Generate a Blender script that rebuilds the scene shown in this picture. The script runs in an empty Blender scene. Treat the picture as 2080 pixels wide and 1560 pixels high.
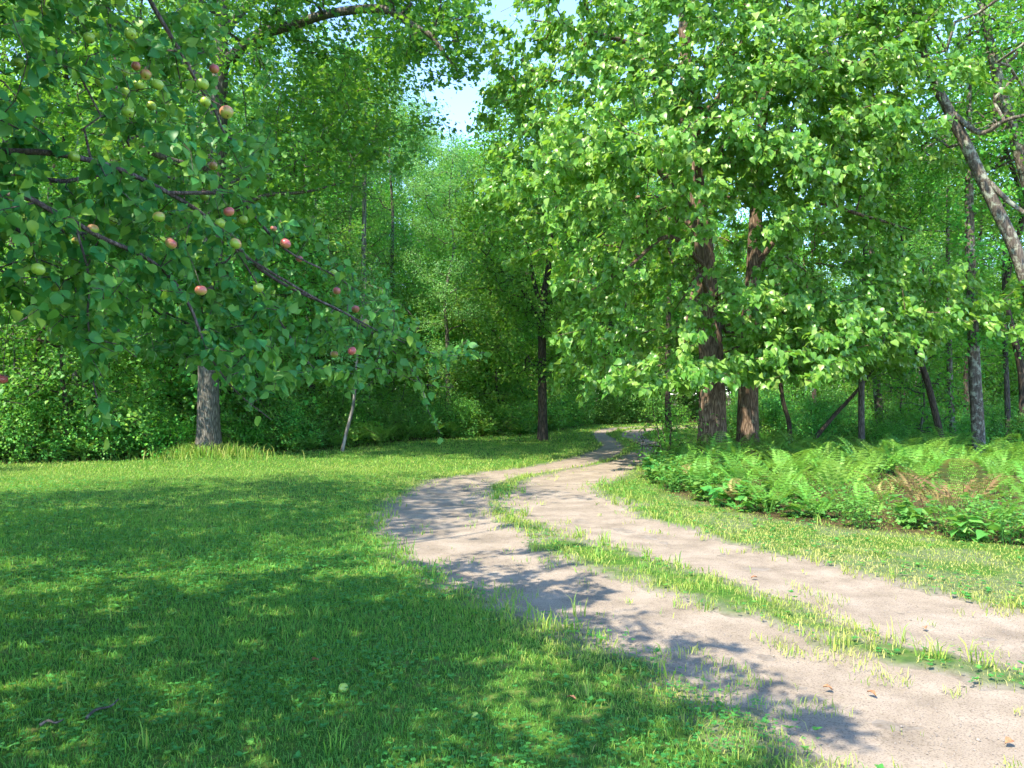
import bpy, math
import numpy as np
R = math.radians
SC = bpy.context.scene
COL = SC.collection

# ---------------------------------------------------------------- camera, sky, sun
F = 1618.0                       # focal length in photograph pixels (28 mm lens)
EYE = 1.6
cam_d = bpy.data.cameras.new('camera')
cam = bpy.data.objects.new('camera', cam_d); COL.objects.link(cam)
cam.location = (0, 0, EYE); cam.rotation_euler = (R(90), 0, 0)
cam_d.sensor_width = 36; cam_d.lens = 28.0
cam_d.shift_y = 20/2080
cam_d.clip_start = 0.05; cam_d.clip_end = 2000
SC.camera = cam

SUN = np.array([-0.62, -0.68, 1.18]); SUN = SUN/np.linalg.norm(SUN)
w = bpy.data.worlds.new('World'); SC.world = w; w.use_nodes = True
nt = w.node_tree
bg = nt.nodes['Background']
sky = nt.nodes.new('ShaderNodeTexSky'); sky.sky_type = 'NISHITA'; sky.sun_disc = False
sky.sun_elevation = math.asin(SUN[2]); sky.sun_rotation = math.atan2(SUN[0], SUN[1]) % (2*math.pi)
sky.air_density = 0.75; sky.dust_density = 0.1; sky.ozone_density = 3.0
nt.links.new(sky.outputs[0], bg.inputs[0]); bg.inputs[1].default_value = 0.15
sun_d = bpy.data.lights.new('sun', 'SUN'); sun_d.energy = 2.5; sun_d.angle = R(0.53)
sun_d.color = (1.0, 0.91, 0.74)
sun = bpy.data.objects.new('sun', sun_d); COL.objects.link(sun)
sun.rotation_euler = (math.acos(SUN[2]), 0, math.atan2(SUN[1], SUN[0]) + math.pi/2)
SC.view_settings.view_transform = 'Standard'; SC.view_settings.look = 'None'
SC.view_settings.exposure = 2.38; SC.view_settings.gamma = 1.0
SC.view_settings.use_curve_mapping = False
cy = SC.cycles
cy.max_bounces = 7; cy.diffuse_bounces = 5; cy.glossy_bounces = 2; cy.transmission_bounces = 5
cy.transparent_max_bounces = 4; cy.use_denoising = True
cy.caustics_reflective = False; cy.caustics_refractive = False
cy.use_adaptive_sampling = True; cy.adaptive_threshold = 0.02

# ---------------------------------------------------------------- helpers
def rng(s): return np.random.default_rng(s)
def P(px, py, d): return np.array([(px-1040)/F*d, d, EYE+(800-py)/F*d])
def G(px, py):
    d = EYE*F/(py-800.0); return np.array([(px-1040)/F*d, d])
def unit(a): return a/np.maximum(np.linalg.norm(a, axis=-1, keepdims=True), 1e-9)

def tag(o, label=None, cat=None, group=None, kind=None):
    if label: o['label'] = label
    if cat: o['category'] = cat
    if group: o['group'] = group
    if kind: o['kind'] = kind
    return o
def root(name, loc, label, cat, group=None, rz=0, scale=1):
    o = bpy.data.objects.new(name, None); COL.objects.link(o)
    o.empty_display_size = 0.2
    o.location = loc; o.rotation_euler = (0, 0, rz)
    o.scale = (scale,)*3 if np.isscalar(scale) else scale
    return tag(o, label, cat, group)
def copy_tree(src, loc, rz, scale, label=None, group=None, tilt=(0, 0)):
    c = src.copy(); COL.objects.link(c)
    c.location = loc; c.rotation_euler = (tilt[0], tilt[1], rz)
    c.scale = (scale,)*3 if np.isscalar(scale) else scale
    if label: c['label'] = label
    if group: c['group'] = group
    for ch in list(src.children):
        d = ch.copy(); COL.objects.link(d); d.parent = c
        for g in list(ch.children):
            e = g.copy(); COL.objects.link(e); e.parent = d
    return c
def mk(name, V, T, m, parent=None, attrs=None, smooth=False):
    """one mesh object from vertex array and a face array (constant face size)"""
    V = np.asarray(V, np.float32); T = np.asarray(T, np.int32)
    me = bpy.data.meshes.new(name)
    k = T.shape[1]
    me.vertices.add(len(V)); me.vertices.foreach_set('co', V.ravel())
    me.loops.add(T.size); me.loops.foreach_set('vertex_index', T.ravel())
    me.polygons.add(len(T))
    me.polygons.foreach_set('loop_start', np.arange(0, T.size, k, dtype=np.int32))
    me.polygons.foreach_set('loop_total', np.full(len(T), k, np.int32))
    if smooth: me.polygons.foreach_set('use_smooth', np.ones(len(T), bool))
    for n, a in (attrs or {}).items():
        at = me.attributes.new(n, 'FLOAT', 'POINT'); at.data.foreach_set('value', np.asarray(a, np.float32))
    me.materials.append(m)
    me.update(calc_edges=True)
    o = bpy.data.objects.new(name, me); COL.objects.link(o)
    if parent is not None: o.parent = parent
    return o

def vnoise(x, y, s=1.0, seed=0):
    """smooth value noise 0..1"""
    x = np.asarray(x, float)/s + seed*17.31; y = np.asarray(y, float)/s - seed*9.77
    xi = np.floor(x); yi = np.floor(y); fx = x-xi; fy = y-yi
    fx = fx*fx*(3-2*fx); fy = fy*fy*(3-2*fy)
    def h(a, b):
        t = np.sin(a*127.1+b*311.7+seed*74.7)*43758.5453
        return t-np.floor(t)
    return (h(xi, yi)*(1-fx)+h(xi+1, yi)*fx)*(1-fy)+(h(xi, yi+1)*(1-fx)+h(xi+1, yi+1)*fx)*fy
def fbm(x, y, s=1.0, seed=0, n=3):
    a = 0; t = 0
    for i in range(n):
        a = a+vnoise(x, y, s/2**i, seed+i)*0.5**i; t += 0.5**i
    return a/t
def sstep(a, b, x):
    t = np.clip((x-a)/(b-a), 0, 1); return t*t*(3-2*t)
def catmull(Pt, n=12):
    Pt = np.asarray(Pt, float); Q = np.vstack([2*Pt[0]-Pt[1], Pt, 2*Pt[-1]-Pt[-2]])
    out = []
    for i in range(1, len(Q)-2):
        t = np.linspace(0, 1, n, endpoint=False)[:, None]
        p0, p1, p2, p3 = Q[i-1], Q[i], Q[i+1], Q[i+2]
        out.append(0.5*((2*p1)+(-p0+p2)*t+(2*p0-5*p1+4*p2-p3)*t*t+(-p0+3*p1-3*p2+p3)*t**3))
    out.append(Pt[-1:]); return np.vstack(out)
def inpoly(x, y, poly):
    poly = np.asarray(poly, float); c = np.zeros(np.shape(x), bool)
    j = len(poly)-1
    for i in range(len(poly)):
        xi, yi = poly[i]; xj, yj = poly[j]
        m = ((yi > y) != (yj > y)) & (x < (xj-xi)*(y-yi)/(yj-yi+1e-12)+xi)
        c ^= m; j = i
    return c
def polydist(x, y, line):
    """distance to an open polyline"""
    line = np.asarray(line, float); best = np.full(np.shape(x), 1e9)
    for a, b in zip(line[:-1], line[1:]):
        d = b-a; L = max(d@d, 1e-9)
        t = np.clip(((x-a[0])*d[0]+(y-a[1])*d[1])/L, 0, 1)
        best = np.minimum(best, np.hypot(x-a[0]-t*d[0], y-a[1]-t*d[1]))
    return best

# ---------------------------------------------------------------- materials
def new_mat(name):
    m = bpy.data.materials.new(name); m.use_nodes = True
    n = m.node_tree; n.nodes.clear()
    out = n.nodes.new('ShaderNodeOutputMaterial')
    return m, n, out
def N(n, t, **kw):
    x = n.nodes.new(t)
    for k, v in kw.items(): setattr(x, k, v)
    return x
def setin(node, **kw):
    for k, v in kw.items():
        node.inputs[k.replace('_', ' ')].default_value = v
def ramp(n, fac, stops):
    r = N(n, 'ShaderNodeValToRGB')
    el = r.color_ramp.elements
    while len(el) > 1: el.remove(el[-1])
    el[0].position = stops[0][0]; el[0].color = (*stops[0][1], 1)
    for p, c in stops[1:]:
        e = el.new(p); e.color = (*c, 1)
    if fac is not None: n.links.new(fac, r.inputs[0])
    return r.outputs[0]
def leaf_mat(name, stops, trans=(0.25, 0.42, 0.05), tfac=0.4, rough=0.45, spec=0.35, objvar=0.12, attr='v', back=0.25):
    m, n, out = new_mat(name)
    a = N(n, 'ShaderNodeAttribute', attribute_name=attr)
    col = ramp(n, a.outputs['Fac'], stops)
    oi = N(n, 'ShaderNodeObjectInfo')
    hs = N(n, 'ShaderNodeHueSaturation')
    mr = N(n, 'ShaderNodeMapRange'); setin(mr, To_Min=1-objvar*1.5, To_Max=1+objvar*1.8)
    mh = N(n, 'ShaderNodeMapRange'); setin(mh, To_Min=0.5-objvar*0.14, To_Max=0.5+objvar*0.10)
    n.links.new(oi.outputs['Random'], mr.inputs[0]); n.links.new(oi.outputs['Random'], mh.inputs[0])
    n.links.new(mr.outputs[0], hs.inputs['Value']); n.links.new(mh.outputs[0], hs.inputs['Hue'])
    n.links.new(col, hs.inputs['Color'])
    p = N(n, 'ShaderNodeBsdfPrincipled'); setin(p, Roughness=rough)
    p.inputs['Specular IOR Level'].default_value = spec
    ge = N(n, 'ShaderNodeNewGeometry'); bf = N(n, 'ShaderNodeMath', operation='MULTIPLY'); bf.inputs[1].default_value = back
    n.links.new(ge.outputs['Backfacing'], bf.inputs[0])
    un = N(n, 'ShaderNodeMix', data_type='RGBA'); n.links.new(bf.outputs[0], un.inputs[0]); n.links.new(hs.outputs[0], un.inputs[6]); un.inputs[7].default_value = (0.17, 0.34, 0.11, 1)
    n.links.new(un.outputs[2], p.inputs['Base Color'])
    t = N(n, 'ShaderNodeBsdfTranslucent')
    mx = N(n, 'ShaderNodeMix', data_type='RGBA', blend_type='MIX'); mx.inputs[0].default_value = 0.55
    n.links.new(hs.outputs[0], mx.inputs[6]); mx.inputs[7].default_value = (*trans, 1)
    n.links.new(mx.outputs[2], t.inputs['Color'])
    ms = N(n, 'ShaderNodeMixShader'); ms.inputs[0].default_value = tfac
    n.links.new(p.outputs[0], ms.inputs[1]); n.links.new(t.outputs[0], ms.inputs[2])
    n.links.new(ms.outputs[0], out.inputs[0])
    return m
def bark_mat(name, dark, light, lichen=None, ridge=38.0, bump=0.6, lich=0.5):
    m, n, out = new_mat(name)
    tc = N(n, 'ShaderNodeTexCoord')
    mp = N(n, 'ShaderNodeMapping'); mp.inputs['Scale'].default_value = (1, 1, 0.14)
    n.links.new(tc.outputs['Object'], mp.inputs[0])
    no = N(n, 'ShaderNodeTexNoise'); setin(no, Scale=ridge*0.7, Detail=6.0, Roughness=0.6)
    vo = N(n, 'ShaderNodeTexVoronoi', feature='DISTANCE_TO_EDGE'); setin(vo, Scale=ridge)
    n.links.new(mp.outputs[0], no.inputs['Vector'])
    mxv = N(n, 'ShaderNodeMix', data_type='VECTOR'); mxv.inputs[0].default_value = 0.04
    n.links.new(mp.outputs[0], mxv.inputs[4]); n.links.new(no.outputs['Color'], mxv.inputs[5])
    n.links.new(mxv.outputs[1], vo.inputs['Vector'])
    mv = N(n, 'ShaderNodeMath', operation='MULTIPLY'); mv.inputs[1].default_value = 2.6; mv.use_clamp = True
    n.links.new(vo.outputs['Distance'], mv.inputs[0])
    ad = N(n, 'ShaderNodeMath', operation='MULTIPLY'); n.links.new(mv.outputs[0], ad.inputs[0]); n.links.new(no.outputs[0], ad.inputs[1])
    col = ramp(n, ad.outputs[0], [(0.0, dark), (0.5, light), (1, tuple(min(1, c*1.35) for c in light))])
    last = col
    if lichen:
        n2 = N(n, 'ShaderNodeTexNoise'); setin(n2, Scale=7.0, Detail=5.0, Roughness=0.7)
        n.links.new(tc.outputs['Object'], n2.inputs['Vector'])
        f = ramp(n, n2.outputs[0], [(lich, (0, 0, 0)), (lich+0.12, (0.8, 0.8, 0.8))])
        mx = N(n, 'ShaderNodeMix', data_type='RGBA'); n.links.new(f, mx.inputs[0])
        n.links.new(col, mx.inputs[6]); mx.inputs[7].default_value = (*lichen, 1)
        last = mx.outputs[2]
    p = N(n, 'ShaderNodeBsdfPrincipled'); setin(p, Roughness=0.9); p.inputs['Specular IOR Level'].default_value = 0.15
    n.links.new(last, p.inputs['Base Color'])
    b = N(n, 'ShaderNodeBump'); setin(b, Strength=bump, Distance=0.02)
    n.links.new(ad.outputs[0], b.inputs['Height']); n.links.new(b.outputs[0], p.inputs['Normal'])
    n.links.new(p.outputs[0], out.inputs[0])
    return m
def plain_mat(name, c1, c2, scale=20, rough=0.8, spec=0.2):
    m, n, out = new_mat(name)
    tc = N(n, 'ShaderNodeTexCoord'); no = N(n, 'ShaderNodeTexNoise'); setin(no, Scale=scale, Detail=4.0)
    n.links.new(tc.outputs['Object'], no.inputs['Vector'])
    col = ramp(n, no.outputs[0], [(0.35, c1), (0.65, c2)])
    p = N(n, 'ShaderNodeBsdfPrincipled'); setin(p, Roughness=rough); p.inputs['Specular IOR Level'].default_value = spec
    n.links.new(col, p.inputs['Base Color']); n.links.new(p.outputs[0], out.inputs[0])
    return m

M = {}
M['leaf_forest'] = leaf_mat('forest_leaf', [(0, (0.050, 0.20, 0.035)), (0.6, (0.105, 0.31, 0.040)), (1, (0.23, 0.42, 0.05))], trans=(0.30, 0.64, 0.03), tfac=0.45, rough=0.5, spec=0.3, objvar=0.2)
M['leaf_pale'] = leaf_mat('pale_leaf', [(0, (0.07, 0.24, 0.08)), (0.6, (0.13, 0.33, 0.09)), (1, (0.25, 0.44, 0.12))], trans=(0.32, 0.60, 0.06), tfac=0.42, rough=0.42, spec=0.4, objvar=0.15)
M['leaf_bush'] = leaf_mat('bush_leaf', [(0, (0.05, 0.22, 0.05)), (0.6, (0.11, 0.33, 0.06)), (1, (0.24, 0.45, 0.06))], trans=(0.32, 0.64, 0.04), tfac=0.42, rough=0.45, spec=0.3, objvar=0.2)
M['leaf_bass'] = leaf_mat('basswood_leaf', [(0, (0.055, 0.20, 0.03)), (0.5, (0.14, 0.32, 0.045)), (1, (0.31, 0.45, 0.10))], trans=(0.38, 0.66, 0.02), tfac=0.42, rough=0.36, spec=0.5, objvar=0.0)
M['leaf_oak'] = leaf_mat('oak_leaf', [(0, (0.035, 0.15, 0.035)), (0.6, (0.075, 0.235, 0.04)), (1, (0.16, 0.33, 0.04))], trans=(0.36, 0.66, 0.03), tfac=0.45, rough=0.45, spec=0.35, objvar=0.0)
M['leaf_apple'] = leaf_mat('apple_leaf', [(0, (0.025, 0.17, 0.05)), (0.35, (0.05, 0.23, 0.05)), (0.65, (0.13, 0.33, 0.05)), (0.9, (0.27, 0.40, 0.05)), (0.965, (0.20, 0.28, 0.05)), (0.972, (0.55, 0.40, 0.03)), (0.988, (0.50, 0.30, 0.04)), (0.992, (0.25, 0.12, 0.05))], trans=(0.30, 0.52, 0.04), tfac=0.36, rough=0.42, spec=0.28, objvar=0.0, back=0.45)
M['leaf_fern'] = leaf_mat('fern_leaf', [(0, (0.08, 0.24, 0.035)), (0.6, (0.17, 0.36, 0.05)), (1, (0.32, 0.48, 0.10))], trans=(0.34, 0.58, 0.04), tfac=0.4, rough=0.5, spec=0.3, objvar=0.15)
M['leaf_fern_dry'] = leaf_mat('dry_fern_leaf', [(0, (0.17, 0.11, 0.055)), (0.5, (0.30, 0.21, 0.09)), (1, (0.30, 0.32, 0.10))], trans=(0.45, 0.35, 0.08), tfac=0.35, rough=0.6, spec=0.2, objvar=0.15)
M['leaf_herb'] = leaf_mat('herb_leaf', [(0, (0.06, 0.22, 0.045)), (0.6, (0.13, 0.34, 0.065)), (1, (0.27, 0.46, 0.13))], trans=(0.36, 0.58, 0.05), tfac=0.38, rough=0.45, spec=0.35, objvar=0.15)
M['grass'] = leaf_mat('grass_blade', [(0, (0.055, 0.225, 0.045)), (0.32, (0.155, 0.35, 0.055)), (0.54, (0.37, 0.42, 0.09)), (1, (0.52, 0.43, 0.20))], trans=(0.34, 0.62, 0.03), tfac=0.38, rough=0.5, spec=0.2, objvar=0.0, back=0.0)
M['clover'] = leaf_mat('clover_leaf', [(0, (0.03, 0.18, 0.04)), (0.6, (0.07, 0.27, 0.05)), (1, (0.17, 0.36, 0.06))], trans=(0.24, 0.52, 0.03), tfac=0.3, rough=0.45, spec=0.3, objvar=0.0)
M['bark_grey'] = bark_mat('grey_bark', (0.05, 0.045, 0.038), (0.20, 0.18, 0.15), (0.32, 0.34, 0.28), ridge=30, lich=0.62)
M['bark_brown'] = bark_mat('brown_bark', (0.065, 0.042, 0.027), (0.28, 0.20, 0.14), (0.36, 0.32, 0.22), ridge=26, lich=0.6, bump=0.9)
M['bark_lichen'] = bark_mat('lichen_bark', (0.07, 0.057, 0.045), (0.19, 0.155, 0.125), (0.36, 0.38, 0.29), ridge=24, lich=0.5)
M['bark_dark'] = bark_mat('dark_bark', (0.03, 0.025, 0.018), (0.12, 0.095, 0.07), None, ridge=30)
M['bark_apple'] = bark_mat('apple_bark', (0.07, 0.05, 0.05), (0.22, 0.17, 0.16), (0.30, 0.30, 0.26), ridge=60, lich=0.6)
M['bark_birch'] = bark_mat('birch_bark', (0.10, 0.09, 0.08), (0.40, 0.38, 0.33), None, ridge=10, bump=0.2)

# ---------------------------------------------------------------- leaves
def leaf_tpl(stations, fold=0.18, droop=0.12, petiole=0.0):
    """leaf lying in +y, midrib at x=0; stations are (y, halfwidth)"""
    mids = []; V = []; T = []; idx = []
    for (y, hw) in stations:
        z = -droop*y*y
        mi = len(V); V.append((0, y, z))
        if hw > 0:
            V.append((-hw, y-0.02, z+fold*hw)); V.append((hw, y-0.02, z+fold*hw)); idx.append((mi, mi+1, mi+2))
        else: idx.append((mi, None, None))
    for (m0, l0, r0), (m1, l1, r1) in zip(idx[:-1], idx[1:]):
        if l0 is None and l1 is None: continue
        if l0 is None: T += [(m0, m1, l1), (m0, r1, m1)]
        elif l1 is None: T += [(l0, m0, m1), (m0, r0, m1)]
        else: T += [(m0, m1, l1), (m0, l1, l0), (m0, r0, r1), (m0, r1, m1)]
    if petiole:
        k = len(V); V += [(-0.012, 0, 0), (0.012, 0, 0), (0, -petiole, 0.04)]; T.append((k, k+2, k+1))
    return np.array(V, float), np.array(T, int)
TPL = {
 'hi':   leaf_tpl([(0, 0), (0.10, 0.20), (0.28, 0.36), (0.5, 0.36), (0.74, 0.23), (0.9, 0.09), (1.04, 0)], 0.22, 0.25, 0.35),
 'heart': leaf_tpl([(0, 0), (0.03, 0.26), (0.22, 0.42), (0.5, 0.37), (0.78, 0.18), (1.04, 0)], 0.25, 0.30),
 'mid':  leaf_tpl([(0, 0), (0.35, 0.34), (0.65, 0.26), (1.0, 0)], 0.25, 0.2),
 'low':  (np.array([(0, 0, 0), (-0.36, 0.45, 0.09), (0, 1, -0.12), (0.36, 0.45, 0.09)]), np.array([(0, 2, 1), (0, 3, 2)])),
 'lobed': (np.array([(0, 0, 0), (-0.16, 0.3, 0), (-0.42, 0.42, 0.05), (-0.2, 0.6, 0), (-0.34, 0.85, 0.03), (0, 1.05, -0.1), (0.34, 0.85, 0.03), (0.2, 0.6, 0), (0.42, 0.42, 0.05), (0.16, 0.3, 0)]),
           np.array([(0, 3, 1), (1, 3, 2), (0, 5, 3), (3, 5, 4), (0, 9, 7), (9, 8, 7), (0, 7, 5), (7, 6, 5)])),
 'pinnule': (np.array([(0, 0, 0), (-0.27, 0.35, 0.02), (0, 1, -0.06), (0.27, 0.35, 0.02)]), np.array([(0, 2, 1), (0, 3, 2)])),
}
def place(tpl, pos, d, n, size, v):
    V, T = TPL[tpl] if isinstance(tpl, str) else tpl
    d = unit(d); s = unit(np.cross(d, n)); n = np.cross(s, d)
    size = np.asarray(size).reshape(-1, 1, 1)
    W = pos[:, None, :] + size*(V[None, :, 0:1]*s[:, None]+V[None, :, 1:2]*d[:, None]+V[None, :, 2:3]*n[:, None])
    k = len(V)
    TT = (T[None]+np.arange(len(pos))[:, None, None]*k).reshape(-1, 3)
    return W.reshape(-1, 3), TT, np.repeat(v, k)
def merge(parts):
    V = []; T = []; A = []; o = 0
    for v, t, a in parts:
        V.append(v); T.append(t+o); A.append(a); o += len(v)
    return np.vstack(V), np.vstack(T), np.concatenate(A)

# ---------------------------------------------------------------- tree skeletons
class Skel:
    def __init__(s):
        s.p = []; s.par = []; s.r = []; s.pl = []; s.cut = []
    def add(s, p, par, r=0.0):
        p = np.asarray(p, float)
        s.pl.append(0 if par < 0 else s.pl[par]+np.linalg.norm(p-s.p[par]))
        s.p.append(p); s.par.append(par); s.r.append(r); return len(s.p)-1
    def line(s, pts, rad, par=-1, n=6):
        """smooth limb through pts; par attaches it"""
        pts = np.asarray(pts, float)
        if par >= 0: pts = np.vstack([s.p[par], pts])
        rad = np.interp(np.linspace(0, 1, len(pts)), np.linspace(0, 1, len(rad)), rad)
        C = catmull(np.column_stack([pts, rad]), n)
        if par >= 0: C = C[1:]
        ids = []
        for c in C:
            par = s.add(c[:3], par, max(c[3], 0.002)); ids.append(par)
        return ids
    def grow(s, targets, g, step=0.35, bow=0.1, wig=0.05, plw=0.15, r_tip=0.006, order=None, up=0.0, skip=0):
        targets = np.asarray(targets)
        P_ = np.zeros((len(s.p)+len(targets)*14, 3)); L = np.zeros(len(P_))
        n = len(s.p); P_[:n] = s.p; L[:n] = s.pl
        if order is None: order = np.argsort(np.min(np.linalg.norm(targets[:, None]-P_[None, skip:n:3], axis=2), axis=1)+g.normal(0, .15, len(targets)))
        tips = []
        for t in targets[order]:
            dv = P_[skip:n]-t
            c = np.sqrt((dv**2).sum(1))+plw*L[skip:n]+up*np.maximum(dv[:, 2], 0)
            i = int(np.argmin(c))+skip
            a = P_[i]; D = np.linalg.norm(t-a)
            k = int(np.clip(np.ceil(D/step), 1, 12))
            side = g.normal(0, 1, 3); side[2] = abs(side[2])*0.6+0.3
            par = i
            for j in range(1, k+1):
                u = j/k
                q = a+(t-a)*u+side*bow*D*math.sin(math.pi*u)+(g.normal(0, wig*step, 3) if j < k else 0)
                par = s.add(q, par, 0.0)
                P_[n] = q; L[n] = s.pl[par]; n += 1
            tips.append(par)
        s.tips = tips; s.r_tip = r_tip
        return tips
    def finish(s, expo=0.5, cap=0.7):
        n = len(s.p); p = np.array(s.p); par = np.array(s.par)
        cnt = np.zeros(n); ch = [[] for _ in range(n)]
        for i in range(n-1, -1, -1):
            if not ch[i]: cnt[i] = max(cnt[i], 1)
            if par[i] >= 0: cnt[par[i]] += cnt[i]; ch[par[i]].append(i)
        r = np.array(s.r); auto = r <= 0
        rt = getattr(s, 'r_tip', 0.006)
        r = np.where(auto, rt*cnt**expo, r)
        for i in range(n):
            if auto[i] and par[i] >= 0: r[i] = min(r[i], r[par[i]]*(0.97 if auto[par[i]] else cap))
        s.P = p; s.R = r; s.ch = ch; s.PAR = par; s.cnt = cnt
        chains = []
        stack = [(i, False) for i in range(n) if par[i] < 0]
        while stack:
            i, br = stack.pop(); c = [par[i], i] if br else [i]
            while ch[i]:
                k = sorted(ch[i], key=lambda q: (r[q] if not auto[q] else 0, cnt[q]), reverse=True)
                if not auto[i] and auto[k[0]] and r[i] > 4*r[k[0]]:   # a specified limb ends: twigs leave it
                    stack += [(q, True) for q in k]; break
                stack += [(q, True) for q in k[1:]]; i = k[0]; c.append(i)
            chains.append((c, br))
        s.chains = chains
        return s
def tube(P_, Rr, k):
    P_ = np.asarray(P_); t = np.gradient(P_, axis=0); t = unit(t)
    ref = np.array([0.31, 0.95, 0.05]) if abs(t[:, 2]).mean() > 0.6 else np.array([0.05, 0.1, 1.0])
    a = unit(np.cross(t, ref)); b = np.cross(t, a)
    th = np.arange(k)*2*math.pi/k
    V = P_[:, None]+Rr[:, None, None]*(np.cos(th)[None, :, None]*a[:, None]+np.sin(th)[None, :, None]*b[:, None])
    n = len(P_); i = np.arange(n-1)[:, None]*k; j = np.arange(k)[None]; j2 = (j+1) % k
    Q = np.stack([i+j, i+j2, i+k+j2, i+k+j], -1).reshape(-1, 4)
    return V.reshape(-1, 3), Q
def wood(s, sides=(3, 5, 8, 14), flare=None, base_noise=0.0):
    """returns (trunk (V,Q), limbs list, twigs (V,Q)) from the finished skeleton"""
    tr = None; limbs = []; tw = []
    for c, att in s.chains:
        p = s.P[c]; r = s.R[c].copy()
        if att: r[0] = min(r[0], r[1]*1.25)
        if len(c) < 2: continue
        rm = r.max()
        k = sides[0] if rm < 0.012 else sides[1] if rm < 0.035 else sides[2] if rm < 0.1 else sides[3]
        t = tube(p, r, k)
        if not att and tr is None: tr = t
        elif rm > 0.045: limbs.append((rm, t))
        else: tw.append(t)
    limbs.sort(key=lambda q: -q[0])
    return tr, [l[1] for l in limbs], tw
def mq(parts):
    V = []; Q = []; o = 0
    for v, q in parts: V.append(v); Q.append(q+o); o += len(v)
    return np.vstack(V), np.vstack(Q)
def trunk_flare(V, k, base, h=0.5, amt=0.45, seed=0):
    """buttress flare and uneven cross-section on the foot of a trunk"""
    z = V[:, 2]-base[2]; ang = np.arctan2(V[:, 1]-base[1], V[:, 0]-base[0])
    f = 1+amt*np.exp(-np.maximum(z, 0)/h)*(0.7+0.3*np.sin(ang*5+seed))
    W = V.copy(); c = np.array(base)
    m = np.exp(-np.maximum(z, 0)/h) > 0.02
    W[m, :2] = c[:2]+(V[m, :2]-c[:2])*f[m, None]
    return W
def twig_leaves(s, g, n, tpl, size, jit=0.12, up=0.9, droop=0.35, out=0.6, wood_min=None, vbias=0.5, centre=None, zspan=None, rsize=0.25):
    """n leaves hung on the thin wood of a skeleton"""
    thin = np.where((s.R < (wood_min or 0.02)) & (s.PAR >= 0))[0]
    i = g.choice(thin, n)
    pa = s.PAR[i]; u = g.random(n)[:, None]
    pos = s.P[pa]*(1-u)+s.P[i]*u
    td = unit(s.P[i]-s.P[pa])
    c = s.P[0] if centre is None else np.asarray(centre)
    o = pos-c; o[:, 2] = 0; o = unit(o)
    rd = unit(g.normal(0, 1, (n, 3)))
    d = unit(td*0.5+rd*0.9+o*out+np.array([0, 0, -droop]))
    nn = np.array([0, 0, up])+g.normal(0, 0.45, (n, 3))+o*0.25
    pos = pos+g.normal(0, jit, (n, 3))
    # clump tint: neighbouring leaves share a shade
    cl = vnoise(pos[:, 0]+pos[:, 2]*0.7, pos[:, 1]+pos[:, 2]*0.5, 0.9, 3)
    v = np.clip(0.45*cl+g.random(n)**1.5*0.65-0.03+vbias*0.1, 0, 1)
    return place(tpl, pos, d, nn, size*(1+g.uniform(-rsize, rsize, n)), v)

def crown_targets(g, n_cl, per, prof, z0, z1, lean=(0, 0), cr=0.8, flat=0.4, inner=0.35, base=(0, 0), droop=0.0):
    """clumps of twig ends inside a crown profile prof(u)->radius, u=0 bottom..1 top"""
    out = []
    for _ in range(n_cl):
        u = g.random()
        rr = prof(u); 
        if g.random() > (rr/max(prof(0.4), 1e-3)): u = g.random(); rr = prof(u)
        a = g.random()*2*math.pi; q = rr*math.sqrt(inner+(1-inner)*g.random())
        q *= 1+0.18*math.sin(a*3+u*9)
        z = z0+(z1-z0)*u
        c = np.array([base[0]+lean[0]*u+q*math.cos(a), base[1]+lean[1]*u+q*math.sin(a), z])
        m = g.normal(0, 1, (per, 3))*np.array([cr, cr, cr*flat])*0.55
        # clump tips hang a little outward
        m[:, 2] -= droop*np.maximum((m[:, 0]*math.cos(a)+m[:, 1]*math.sin(a)), -0.2)
        out.append(c+m)
    return np.vstack(out)

def prof_round(r): return lambda u: r*max(0.05, (1-abs(2*u-0.75)**2.2*0.62))*(1 if u < 0.9 else 0.75)
def prof_egg(r): return lambda u: r*(0.55+0.9*u if u < 0.45 else 0.955*(1-((u-0.45)/0.56)**2)**0.5+0.03)

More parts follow.
